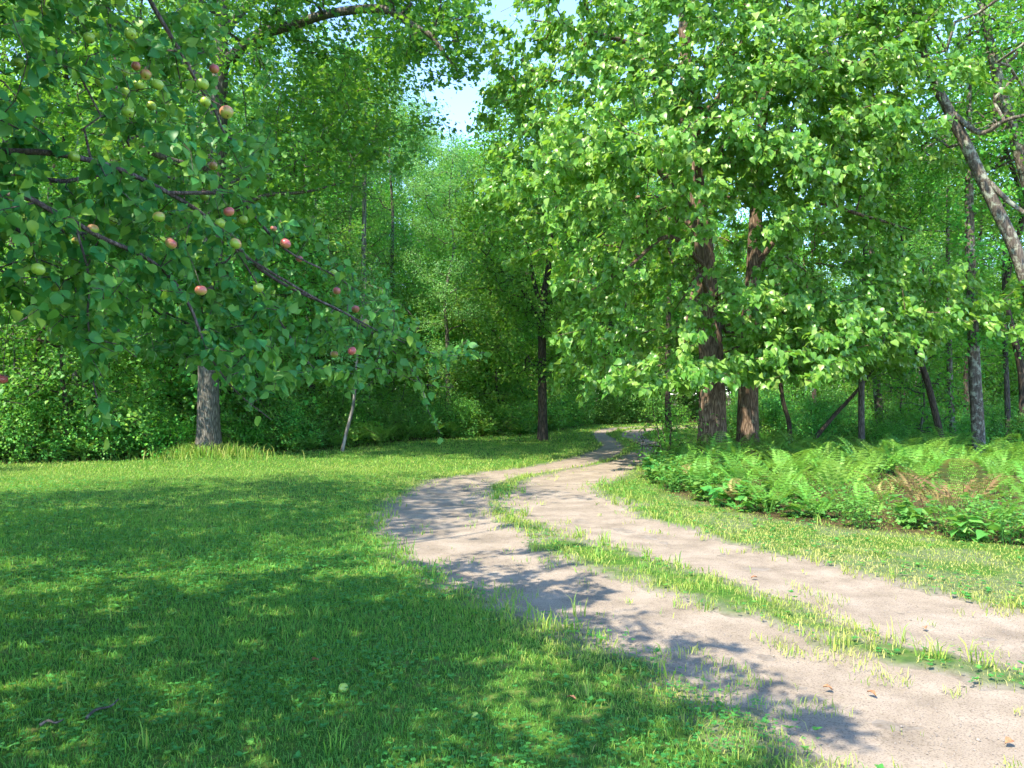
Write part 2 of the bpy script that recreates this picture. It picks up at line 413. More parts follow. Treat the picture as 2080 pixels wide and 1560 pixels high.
def make_tree(name, seed, H, z0, rad, trunk_r, n_leaf, leaf, tpl, lmat, bmat, n_cl=70, per=6, prof=prof_egg, cr=0.9, label='', cat='tree', group=None, lean=(0, 0), droop=0.35, parts=True, multi=1, flat=0.45, loc=(0, 0, 0)):
    g = rng(seed)
    s = Skel()
    for m in range(multi):
        if multi > 1: off = g.normal(0, 0.25*rad, 2)+np.array([0.0, 0.0]); b0 = off*0.2
        else: off = np.zeros(2); b0 = np.zeros(2)
        hh = H*0.93*(1 if multi == 1 else g.uniform(0.7, 1))
        zs = np.linspace(0, hh, 7)
        pts = np.array([[b0[0]+(off[0]+lean[0])*(z/hh)+g.normal(0, 0.012*H)*(0 < z), b0[1]+(off[1]+lean[1])*(z/hh)+g.normal(0, 0.012*H)*(0 < z), z] for z in zs])
        s.line(pts, list(trunk_r*(1-0.9*zs/hh)**0.9+0.004), n=5)
    T = crown_targets(g, n_cl, per, prof(rad), z0, H, lean=lean, cr=cr, flat=flat)
    T = T[T[:, 2] > 0.12]
    s.grow(T, g, step=max(0.25, H*0.03), bow=0.12, wig=0.25, r_tip=0.005+0.0002*H, skip=0, up=0.35, plw=0.05)
    s.finish()
    tr, lb, tw = wood(s, sides=(3, 4, 6, 9))
    o = root(name, loc, label, cat, group)
    V, Q = tr
    if trunk_r > 0.06: V = trunk_flare(V, 9, s.P[0], 0.35, 0.4, seed)
    mk('trunk', V, Q, bmat, o, smooth=True)
    rest = lb+tw
    if rest:
        V, Q = mq(rest); mk('branches', V, Q, bmat, o, smooth=True)
    LV, LT, LA = twig_leaves(s, g, n_leaf, tpl, leaf, jit=0.10+0.008*H, droop=droop, wood_min=0.03)
    ok = LV[:, 2].reshape(-1) > -9
    mk('crown', LV, LT, lmat, o, {'v': LA})
    return o

# ---------------------------------------------------------------- the lie of the land
def pair(a, b):
    a = G(*a) if a[1] < 5000 else a; b = G(*b)
    return [*(a+b)/2, np.linalg.norm(a-b)/2]
TR_R = np.array([[6.8, 1.9, 0.5], [5.35, 3.0, 0.48], [4.0, 4.62, 0.47],
    pair((2080, 1248), (1950, 1330)), pair((1900, 1210), (1800, 1275)), pair((1700, 1160), (1580, 1205)), pair((1500, 1110), (1390, 1148)),
    pair((1350, 1068), (1220, 1103)), pair((1255, 1038), (1105, 1066)), pair((1200, 1010), (1062, 1035)), pair((1178, 994), (1064, 1006)),
    pair((1205, 972), (1085, 984)), pair((1255, 953), (1160, 962)), pair((1305, 937), (1240, 940)), pair((1338, 920), (1285, 923)),
    pair((1346, 908), (1302, 908)), pair((1332, 896), (1287, 895)), pair((1308, 886), (1262, 886)),
    [5.35, 34.2, 0.5], [6.1, 36.2, 0.5], [8.5, 38.2, 0.5], [13, 39.5, 0.5]])
TR_L = np.array([[5.2, 0.4, 0.8], [3.7, 2.1, 0.78], [2.8, 3.05, 0.74], [2.25, 3.7, 0.66], pair((1900, 1370), (1690, 1530)),
    pair((1800, 1335), (1560, 1455)), pair((1650, 1295), (1400, 1388)), pair((1500, 1245), (1255, 1318)), pair((1330, 1200), (1090, 1250)),
    pair((1180, 1150), (930, 1185)), pair((1090, 1112), (830, 1120)), pair((1040, 1072), (795, 1075)), pair((1000, 1046), (795, 1042)),
    pair((985, 1012), (830, 1006)), pair((1005, 986), (880, 978)), pair((1060, 967), (960, 962)), pair((1150, 950), (1060, 951)),
    pair((1225, 931), (1150, 934)), pair((1262, 915), (1205, 916)), pair((1266, 904), (1222, 904)), pair((1248, 891), (1212, 890)), pair((1232, 882), (1208, 881)),
    [4.0, 34.6, 0.42], [4.6, 36.6, 0.45], [5.9, 38.6, 0.45], [8.4, 40.2, 0.45], [13, 41.6, 0.45]])
CR = catmull(TR_R, 14); CL = catmull(TR_L, 14)
def tdist(x, y, C):
    """distance to the wheel track's middle over its half width"""
    sh = np.shape(x); x = np.ravel(x); y = np.ravel(y); out = np.full(len(x), 9.0)
    near = np.where((x > -4) & (x < 15) & (y > -1) & (y < 44))[0]
    for i in range(0, len(near), 20000):
        q = near[i:i+20000]
        A = C[:-1, :2]; B = C[1:, :2]; D = B-A; L = (D**2).sum(1)+1e-9
        px = x[q][:, None]-A[None, :, 0]; py = y[q][:, None]-A[None, :, 1]
        t = np.clip((px*D[:, 0]+py*D[:, 1])/L, 0, 1)
        d = np.hypot(px-t*D[:, 0], py-t*D[:, 1]); k = d.argmin(1); r = np.arange(len(q))
        hw = C[k, 2]*(1-t[r, k])+C[k+1, 2]*t[r, k]
        out[q] = d[r, k]/hw
    return out.reshape(sh)
def edge_noise(x, y): return (0.50*(fbm(x, y, 0.55, 5)-0.5)+0.22*(vnoise(x, y, 0.12, 9)-0.5))*(1-0.6*sstep(11, 18, y))+0.12*sstep(11, 18, y)
def wear(x, y):
    """0 grass .. 1 bare wheel track"""
    t = np.minimum(tdist(x, y, CR), tdist(x, y, CL))+edge_noise(x, y)
    return 1-sstep(0.82, 1.18, t)
OPEN = np.array([(-40, -30), (-40, 16.0), (-14, 16.8), (-11.5, 17.9), (-9.4, 19.2), (-7.4, 21.4), (-5.4, 22.3), (-3.6, 26.8), (-1.5, 29.5), (0.75, 31.0), (2.6, 36.5), (4.0, 41.5), (8, 43.2), (18, 44.5),
                 (18, 37.0), (12, 36), (8.6, 33), (7.4, 29), (5.6, 25), (4.4, 21.5), (3.3, 19), (2.55, 16.6), (2.35, 14.5), (2.45, 12.9), (2.65, 11.6), (3.05, 10.0), (3.8, 9.1), (4.8, 8.75), (5.6, 8.1), (8.0, 6.3), (16, 2.5), (40, -4), (40, -30)])
def wild(x, y):
    """0 mown .. 1 wood floor"""
    d = polydist(x, y, OPEN[1:-2]); o = inpoly(np.asarray(x), np.asarray(y), OPEN)
    sd = np.where(o, -d, d)+0.5*(fbm(x, y, 1.6, 21)-0.5)
    return sstep(-0.15, 0.35, sd)
def base_h(x, y):
    return 0.10*(fbm(x, y, 9.0, 2)-0.5)+0.025*(fbm(x, y, 1.3, 4)-0.5)
H_OFF = float(base_h(np.array([0.0]), np.array([5.0]))[0])
_pad = np.array([-7.56, 19.9])
def height(x, y):
    x = np.asarray(x, float); y = np.asarray(y, float)
    h = base_h(x, y)-H_OFF
    h = h+0.16*np.exp(-((x+7.56)**2+(y-19.9)**2)/0.9)            # soil heaped round the oak's foot
    h = h+0.05*np.exp(-((x-1.0)**2+(y-27.2)**2)/0.4)
    return h
def gz(x, y): return float(height(np.array([x]), np.array([y]))[0])

def ground_mats():
    m, n, out = new_mat('ground_soil')
    tc = N(n, 'ShaderNodeTexCoord')
    def noise(sc, det=5.0, r=0.6):
        q = N(n, 'ShaderNodeTexNoise'); setin(q, Scale=sc, Detail=det, Roughness=r); n.links.new(tc.outputs['Object'], q.inputs['Vector']); return q.outputs[0]
    lawn = ramp(n, noise(9), [(0.3, (0.03, 0.085, 0.015)), (0.5, (0.06, 0.14, 0.02)), (0.7, (0.15, 0.17, 0.05))])
    soil = ramp(n, noise(14), [(0.3, (0.17, 0.14, 0.11)), (0.5, (0.23, 0.195, 0.16)), (0.7, (0.27, 0.235, 0.20))])
    litt = ramp(n, noise(22, 6.0, 0.75), [(0.3, (0.03, 0.022, 0.014)), (0.5, (0.10, 0.065, 0.035)), (0.62, (0.05, 0.07, 0.02)), (0.75, (0.22, 0.15, 0.08))])
    def attr(k): q = N(n, 'ShaderNodeAttribute', attribute_name=k); return q.outputs['Fac']
    def mix(f, a, b):
        q = N(n, 'ShaderNodeMix', data_type='RGBA'); n.links.new(f, q.inputs[0]); n.links.new(a, q.inputs[6]); n.links.new(b, q.inputs[7]); return q.outputs[2]
    c = mix(attr('wild'), mix(attr('soil'), lawn, soil), litt)
    p = N(n, 'ShaderNodeBsdfPrincipled'); setin(p, Roughness=0.95); p.inputs['Specular IOR Level'].default_value = 0.1
    n.links.new(c, p.inputs['Base Color'])
    b = N(n, 'ShaderNodeBump'); setin(b, Strength=0.8, Distance=0.02); n.links.new(noise(60, 6.0, 0.7), b.inputs['Height'])
    n.links.new(b.outputs[0], p.inputs['Normal']); n.links.new(p.outputs[0], out.inputs[0])
    M['ground'] = m
    m, n, out = new_mat('sandy_dirt')
    tc = N(n, 'ShaderNodeTexCoord')
    def noise(sc, det=5.0, r=0.6):
        q = N(n, 'ShaderNodeTexNoise'); setin(q, Scale=sc, Detail=det, Roughness=r); n.links.new(tc.outputs['Object'], q.inputs['Vector']); return q.outputs[0]
    base = ramp(n, noise(2.2, 6.0, 0.65), [(0.3, (0.19, 0.155, 0.12)), (0.5, (0.275, 0.225, 0.175)), (0.68, (0.335, 0.28, 0.225))])
    grit = ramp(n, noise(95, 3.0, 0.7), [(0.36, (0.35, 0.34, 0.33)), (0.48, (1, 1, 1)), (0.62, (1, 1, 1)), (0.74, (1.25, 1.22, 1.2))])
    mu = N(n, 'ShaderNodeMix', data_type='RGBA', blend_type='MULTIPLY'); mu.inputs[0].default_value = 0.75
    n.links.new(base, mu.inputs[6]); n.links.new(grit, mu.inputs[7])
    vo = N(n, 'ShaderNodeTexVoronoi'); setin(vo, Scale=34.0, Randomness=1.0); n.links.new(tc.outputs['Object'], vo.inputs['Vector'])
    vf = ramp(n, vo.outputs['Distance'], [(0.10, (1, 1, 1)), (0.17, (0, 0, 0))])
    n3 = ramp(n, noise(5.0, 3.0), [(0.5, (0, 0, 0)), (0.6, (1, 1, 1))])
    mm = N(n, 'ShaderNodeMix', data_type='RGBA', blend_type='MULTIPLY'); mm.inputs[0].default_value = 1; n.links.new(vf, mm.inputs[6]); n.links.new(n3, mm.inputs[7])
    peb = N(n, 'ShaderNodeMix', data_type='RGBA'); n.links.new(mm.outputs[2], peb.inputs[0]); n.links.new(mu.outputs[2], peb.inputs[6]); peb.inputs[7].default_value = (0.30, 0.26, 0.23, 1)
    p = N(n, 'ShaderNodeBsdfPrincipled'); setin(p, Roughness=0.95); p.inputs['Specular IOR Level'].default_value = 0.12
    n.links.new(peb.outputs[2], p.inputs['Base Color'])
    b = N(n, 'ShaderNodeBump'); setin(b, Strength=0.55, Distance=0.012)
    ad = N(n, 'ShaderNodeMath', operation='ADD'); n.links.new(noise(70, 5.0, 0.75), ad.inputs[0]); n.links.new(noise(11, 4.0), ad.inputs[1])
    n.links.new(ad.outputs[0], b.inputs['Height']); n.links.new(b.outputs[0], p.inputs['Normal']); n.links.new(p.outputs[0], out.inputs[0])
    M['dirt'] = m
ground_mats()

def verge_(x, y):
    return sstep(1.7, 2.9, x+0.5*(fbm(x, y, 1.5, 44)-0.5))*(tdist(x, y, CR) > 1.3)*(y < 16)
def build_ground():
    ys = [2.6]
    while ys[-1] < 900: ys.append(ys[-1]+max(0.045, 0.0125*ys[-1]))
    yb = [2.6]
    while yb[-1] > -60: yb.append(yb[-1]-max(0.12, 0.3*abs(yb[-1]-2.6)))
    ys = np.array(sorted(set(yb[1:]+ys)))
    xs = 1.5+1.6*np.sinh(np.linspace(-6.6, 6.6, 470))
    X, Y = np.meshgrid(xs, ys); x = X.ravel(); y = Y.ravel()
    wr = wear(x, y); wd = wild(x, y)
    Z = height(x, y)-0.03*wr
    far = sstep(60, 140, np.hypot(x, y)); Z = Z*(1-far)
    nx = len(xs); i = np.arange(len(ys)-1)[:, None]*nx+np.arange(nx-1)[None]
    Q = np.stack([i, i+1, i+nx+1, i+nx], -1).reshape(-1, 4)
    t = np.minimum(tdist(x, y, CR), tdist(x, y, CL))
    soil = np.clip(1-sstep(0.95, 1.45, t+edge_noise(x, y)*1.6), 0, 1)
    soil = np.maximum(soil, 0.35*verge_(x, y)*sstep(0.4, 0.6, fbm(x, y, 0.6, 47)))
    o = mk('ground', np.column_stack([x, y, Z]), Q, M['ground'], None, {'soil': soil, 'wild': wd}, smooth=True)
    tag(o, 'grassy ground of the lawn and wood floor', None, kind='structure')
build_ground()

def build_track(C, label, seed):
    # resample evenly, then lay a strip a little wider than the rut
    seg = np.r_[0, np.cumsum(np.linalg.norm(np.diff(C[:, :2], axis=0), axis=1))]
    st = np.arange(0, seg[-1], 0.06)
    cx = np.interp(st, seg, C[:, 0]); cyy = np.interp(st, seg, C[:, 1]); hw = np.interp(st, seg, C[:, 2])
    tx = np.gradient(cx); ty = np.gradient(cyy); L = np.hypot(tx, ty); nx, ny = -ty/L, tx/L
    k = 34; u = np.linspace(-1.35, 1.35, k)
    X = cx[:, None]+nx[:, None]*u*hw[:, None]; Y = cyy[:, None]+ny[:, None]*u*hw[:, None]
    Z = height(X, Y)-0.016-0.012*np.clip(1-(u/0.9)**2, 0, 1)+0.012*(fbm(X, Y, 0.25, seed)-0.5)+0.006*(fbm(X, Y, 0.06, seed+3)-0.5)
    i = np.arange(len(st)-1)[:, None]*k+np.arange(k-1)[None]
    Q = np.stack([i, i+k, i+k+1, i+1], -1).reshape(-1, 4)
    o = mk('dirt_road', np.stack([X, Y, Z], -1).reshape(-1, 3), Q, M['dirt'], None, smooth=True)
    tag(o, label, None, kind='structure')
build_track(CR, 'sandy right-hand wheel track of the drive', 31)
build_track(CL, 'sandy left-hand wheel track of the drive, beside the lawn', 41)

# ---------------------------------------------------------------- grass
def blades(g, x, y, h, wd, v, tris=5, lean=0.5, dirs=None):
    n = len(x); z = height(x, y)-0.01
    a = g.random(n)*2*math.pi if dirs is None else dirs
    la = a+g.normal(0, 0.6, n); ln = h*g.uniform(0.1, lean, n)
    s = np.stack([np.cos(a+1.57), np.sin(a+1.57), 0*a], -1)*wd[:, None]*0.5
    f = np.stack([np.cos(la), np.sin(la), 0*a], -1)*ln[:, None]
    b = np.stack([x, y, z], -1); up = np.zeros((n, 3)); up[:, 2] = h
    m = b+up*0.55+f*0.35; t = b+up*(0.93-0.3*(ln/h)[:, None])+f*1.1
    if tris >= 3:
        V = np.stack([b-s, b+s, m-s*0.8, m+s*0.8, t], 1); T = np.array([(0, 1, 3), (0, 3, 2), (2, 3, 4)])
    else:
        V = np.stack([b-s, b+s, t], 1); T = np.array([(0, 1, 2)])
    k = V.shape[1]
    return V.reshape(-1, 3), (T[None]+np.arange(n)[:, None, None]*k).reshape(-1, 3), np.repeat(v, k)
def scatter(g, y0, y1, dens, xm=1.2, wide=0.70):
    """random ground points in the wedge the camera looks along, with a margin at both sides"""
    n = int(dens*(2*xm*(y1-y0)+wide*(y1*y1-y0*y0)))
    y = np.sqrt(g.uniform((y0+xm/wide)**2, (y1+xm/wide)**2, n))-xm/wide
    x = g.uniform(-1, 1, n)*(xm+wide*y)
    return x, y
def dry(x, y):
    """how straw-coloured the sward is, with the sunlit left strip painted yellower"""
    t = np.minimum(tdist(x, y, CR), tdist(x, y, CL))
    near = 1-sstep(1.0, 2.6, t)
    verge = sstep(1.6, 3.0, x+0.0*y)*(1-sstep(8, 13, y+0.8*x-2))*0.5
    far = sstep(12.5, 15, y)*(1-sstep(18, 21, y))*(x < -0.5)*0.18  # sunlit strip across the left lawn, its sunshine put into the blade colour
    return np.clip(0.34*near+0.55*verge+far+0.5*(fbm(x, y, 2.3, 12)-0.5)+0.35*(fbm(x, y, 0.35, 14)-0.5), 0, 1)
def build_grass():
    g = rng(11); parts = []
    for (y0, y1, dn, hh, ww, tr) in [(2.5, 4.5, 6500, 0.045, 0.0042, 3), (4.5, 7, 4200, 0.05, 0.0055, 3), (7, 11, 2100, 0.055, 0.008, 3), (11, 17, 900, 0.06, 0.012, 1), (17, 27, 330, 0.07, 0.02, 1), (27, 44, 110, 0.09, 0.035, 1)]:
        x, y = scatter(g, y0, y1, dn)
        wd_ = wild(x, y); wr = wear(x, y)
        bare = np.clip(wr*1.0, 0, 1)
        cover = (1-bare)*(1-wd_*0.75)
        cover *= 0.55+0.45*sstep(0.25, 0.5, fbm(x, y, 0.5, 8))
        t = np.minimum(tdist(x, y, CR), tdist(x, y, CL))
        inm = (tdist(x, y, CR) < 2.6)*(tdist(x, y, CL) < 2.6)
        cover *= 0.22+0.78*sstep(0.85, np.where(inm, 1.25, 1.85), t+0.8*(fbm(x, y, 0.4, 19)-0.5))
        cover *= 1-verge_(x, y)*(0.10+0.35*sstep(0.45, 0.6, fbm(x, y, 0.6, 47)))
        med_ = (tdist(x, y, CR) < 2.6)*(tdist(x, y, CL) < 2.6)*(y < 9.5)
        cover *= np.where(med_, 0.18+0.5*sstep(0.40, 0.62, fbm(x, y, 0.45, 27)), 1)
        tuft = (fbm(x, y, 0.22, 33) > np.where((y < 7)*(tdist(x, y, CL) < 1.2), 0.60, 0.66))*(t > 0.25)*(t < 1.15); cover = np.maximum(cover, tuft*0.20)
        k = g.random(len(x)) < cover
        x, y = x[k], y[k]; n = len(x); t = t[k]
        dr = dry(x, y); vg = verge_(x, y)
        med = (1-sstep(1.1, 2.2, t))
        h = hh*(1-0.3*vg)*g.uniform(0.5, 1.35, n)*(0.75+0.5*fbm(x, y, 0.8, 3))*(1+0.45*med*vnoise(x, y, 0.3, 40))
        v = np.clip(0.32-0.15*(1-sstep(7.5, 13, y))*(1-sstep(-0.5, 1.2, x-0.25*(6-y)))+0.5*dr+0.17*vg+g.normal(0, 0.13, n)+(g.random(n) < 0.06)*0.45*g.random(n), 0, 1)  # near-left lawn greener: clover-rich, and its shade put into the blade colour
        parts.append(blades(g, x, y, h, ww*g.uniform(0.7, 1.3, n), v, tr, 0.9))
    V, T, A = merge(parts)
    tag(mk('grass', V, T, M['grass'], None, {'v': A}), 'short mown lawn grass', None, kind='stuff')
    # taller wisps along the ruts, between them and round the oak
    parts = []
    for (y0, y1, dn) in [(2.5, 6, 26), (6, 14, 9), (14, 37, 7)]:
        x, y = scatter(g, y0, y1, dn)
        t = np.minimum(tdist(x, y, CR), tdist(x, y, CL))
        p = np.exp(-((t-1.15)/0.28)**2)*sstep(0.40, 0.62, fbm(x, y, 0.9, 51))
        p = np.maximum(p, 0.9*np.exp(-(((x+0.05)/0.22)**2+((y-11.6)/1.3)**2)))
        p = np.maximum(p, 0.03*(t > 1.1))*(1-wild(x, y))
        a_, b_ = tdist(x, y, CR), tdist(x, y, CL)
        p = np.maximum(p*np.where(y > 14, 0.4, 1), 0.9*(y > 11.5)*(a_ > 1.1)*(b_ > 1.1)*(a_ < 2.7)*(b_ < 2.7))
        p = np.maximum(p, 1.0*sstep(0.1, 0.4, wild(x, y))*(1-sstep(0.6, 1, wild(x, y)))*0.8)
        k = g.random(len(x)) < p; x, y = x[k], y[k]
        m = g.integers(6, 18, len(x)); X = np.repeat(x, m); Y = np.repeat(y, m)
        X = X+g.normal(0, 0.035, len(X)); Y = Y+g.normal(0, 0.035, len(Y)); n = len(X)
        v = np.clip(0.42+0.4*(dry(X, Y)-0.3)+g.normal(0, 0.12, n), 0, 1)
        parts.append(blades(g, X, Y, g.uniform(0.07, 0.19, n), (0.005+0.0006*Y)*g.uniform(0.7, 1.3, n), v, 3, 0.9))
    x = g.normal(-7.5, 0.62, 1500); y = g.normal(19.75, 0.42, 1500)
    parts.append(blades(g, x, y, g.uniform(0.15, 0.45, 1500), g.uniform(0.012, 0.02, 1500), np.clip(g.normal(0.45, 0.15, 1500), 0, 1), 3, 1.0))
    V, T, A = merge(parts)
    tag(mk('tall_grass', V, T, M['grass'], None, {'v': A}), 'taller wispy grass along the wheel tracks', None, kind='stuff')
    # clover and broad weeds in the sward
    parts = []
    for (y0, y1, dn, sz) in [(2.5, 5, 620, 0.013), (5, 9, 330, 0.016), (9, 15, 110, 0.024)]:
        x, y = scatter(g, y0, y1, dn)
        k = (g.random(len(x)) < (1-wear(x, y))*(1-wild(x, y))*sstep(0.36, 0.62, fbm(x, y, 1.1, 61))*np.where(x > 1.5+0.0*y, 0.35, 1)); x, y = x[k], y[k]
        n = len(x); z = height(x, y)+g.uniform(0.02, 0.06, n); a0 = g.random(n)*6.28; v = g.random(n)*0.7
        tl = (np.array([(0, 0, 0), (-0.45, 0.45, 0.08), (-0.3, 0.95, 0.05), (0, 0.85, -0.02), (0.3, 0.95, 0.05), (0.45, 0.45, 0.08)]), np.array([(0, 3, 1), (1, 3, 2), (0, 5, 3), (3, 5, 4)]))
        nn = np.array([0, 0, 1])+g.normal(0, 0.25, (n, 3))
        for j in range(3):
            a = a0+j*2.094
            parts.append(place(tl, np.stack([x, y, z], -1), np.stack([np.cos(a), np.sin(a), 0*a+0.1], -1), nn, sz*g.uniform(0.7, 1.4, n), v))
    for (y0, y1, dn, sz) in [(2.5, 5, 40, 0.028), (5, 9, 18, 0.034), (9, 14, 8, 0.045)]:
        x, y = scatter(g, y0, y1, dn)
        k = (g.random(len(x)) < (1-wear(x, y))*(1-wild(x, y))*sstep(0.3, 0.6, fbm(x, y, 0.9, 71))); x, y = x[k], y[k]; n = len(x)
        z = height(x, y)+0.02; a0 = g.random(n)*6.28; v = 0.2+g.random(n)*0.7
        for j in range(6):
            a = a0+j*1.047+g.normal(0, 0.2, n)
            parts.append(place('mid', np.stack([x, y, z], -1), np.stack([np.cos(a), np.sin(a), 0*a+g.uniform(0.2, 1.0, n)], -1), np.tile([0, 0, 1.0], (n, 1)), sz*g.uniform(0.6, 1.3, n), v))
    V, T, A = merge(parts)
    tag(mk('clover', V, T, M['clover'], None, {'v': A}), 'clover and broad-leaved weeds growing through the lawn', None, kind='stuff')
build_grass()

def build_stones():
    g = rng(5); x, y = [], []
    for (y0, y1, dn) in [(2.5, 6, 420), (6, 12, 110)]:
        a, b = scatter(g, y0, y1, dn); k = g.random(len(a)) < wear(a, b)*sstep(0.35, 0.6, fbm(a, b, 0.8, 81)); x.append(a[k]); y.append(b[k])
    x = np.concatenate(x); y = np.concatenate(y); n = len(x)
    ico = np.array([(0, 0, 1), (1, 0, 0.1), (0.2, 1, 0), (-1, 0.1, 0), (-0.1, -1, 0.05), (0, 0, -1)])
    T = np.array([(0, 1, 2), (0, 2, 3), (0, 3, 4), (0, 4, 1), (5, 2, 1), (5, 3, 2), (5, 4, 3), (5, 1, 4)])
    r = g.uniform(0.002, 0.0055, n)*(1+1.3*(g.random(n) < 0.03)); a = g.random(n)*6.28
    S = ico[None]*(r[:, None, None]*g.uniform(0.6, 1.25, (n, 6, 1)))*np.array([1.2, 0.9, 0.6])
    c, s = np.cos(a)[:, None], np.sin(a)[:, None]
    Vx = S[..., 0]*c-S[..., 1]*s+x[:, None]; Vy = S[..., 0]*s+S[..., 1]*c+y[:, None]; Vz = S[..., 2]+height(x, y)[:, None]-0.022
    m = plain_mat('stone', (0.20, 0.17, 0.15), (0.34, 0.30, 0.26), 30)
    tag(mk('gravel', np.stack([Vx, Vy, Vz], -1).reshape(-1, 3), (T[None]+np.arange(n)[:, None, None]*6).reshape(-1, 3), m), 'fine gravel lying on the wheel tracks', None, kind='stuff')
build_stones()

# ---------------------------------------------------------------- hero trees
def to_px(p):
    p = np.atleast_2d(p); d = np.maximum(p[:, 1], 0.01)
    return 1040+F*p[:, 0]/d, 800-F*(p[:, 2]-EYE)/d

def hero(name, s, g, label, cat, barkm, leafm, tpl, leaf, n_leaf, group=None, flare=0.4, keep=None, sides=(3, 5, 8, 16), centre=None, droop=0.4, out=0.5, up=0.9, jit=0.14, max_limbs=14, leaf_part='crown', thin=0.03, tflare=0.5):
    base = s.P[0]; o = root(name, tuple(base), label, cat, group)
    tr, lb, tw = wood(s, sides=sides)
    V, Q = tr
    if flare: V = trunk_flare(V, sides[3], base, tflare, flare, 1.3)
    mk('trunk', V-base, Q, barkm, o, smooth=True)
    for V, Q in lb[:max_limbs]: mk('limb', V-base, Q, barkm, o, smooth=True)
    rest = lb[max_limbs:]+tw
    if rest: V, Q = mq(rest); mk('twigs', V-base, Q, barkm, o, smooth=True)
    LV, LT, LA = twig_leaves(s, g, n_leaf, tpl, leaf, jit=jit, droop=droop, wood_min=thin, centre=centre, out=out, up=up)
    if keep is not None:
        k = len(TPL[tpl][0]); c = LV.reshape(-1, k, 3).mean(1); ok = keep(c)
        nT = len(TPL[tpl][1]); LT = LT.reshape(-1, nT, 3)[ok].reshape(-1, 3)
        used = np.repeat(ok, k); mp_ = np.cumsum(used)-1; LV = LV[used]; LA = LA[used]; LT = mp_[LT]
    mk(leaf_part, LV-base, LT, leafm, o, {'v': LA})
    return o

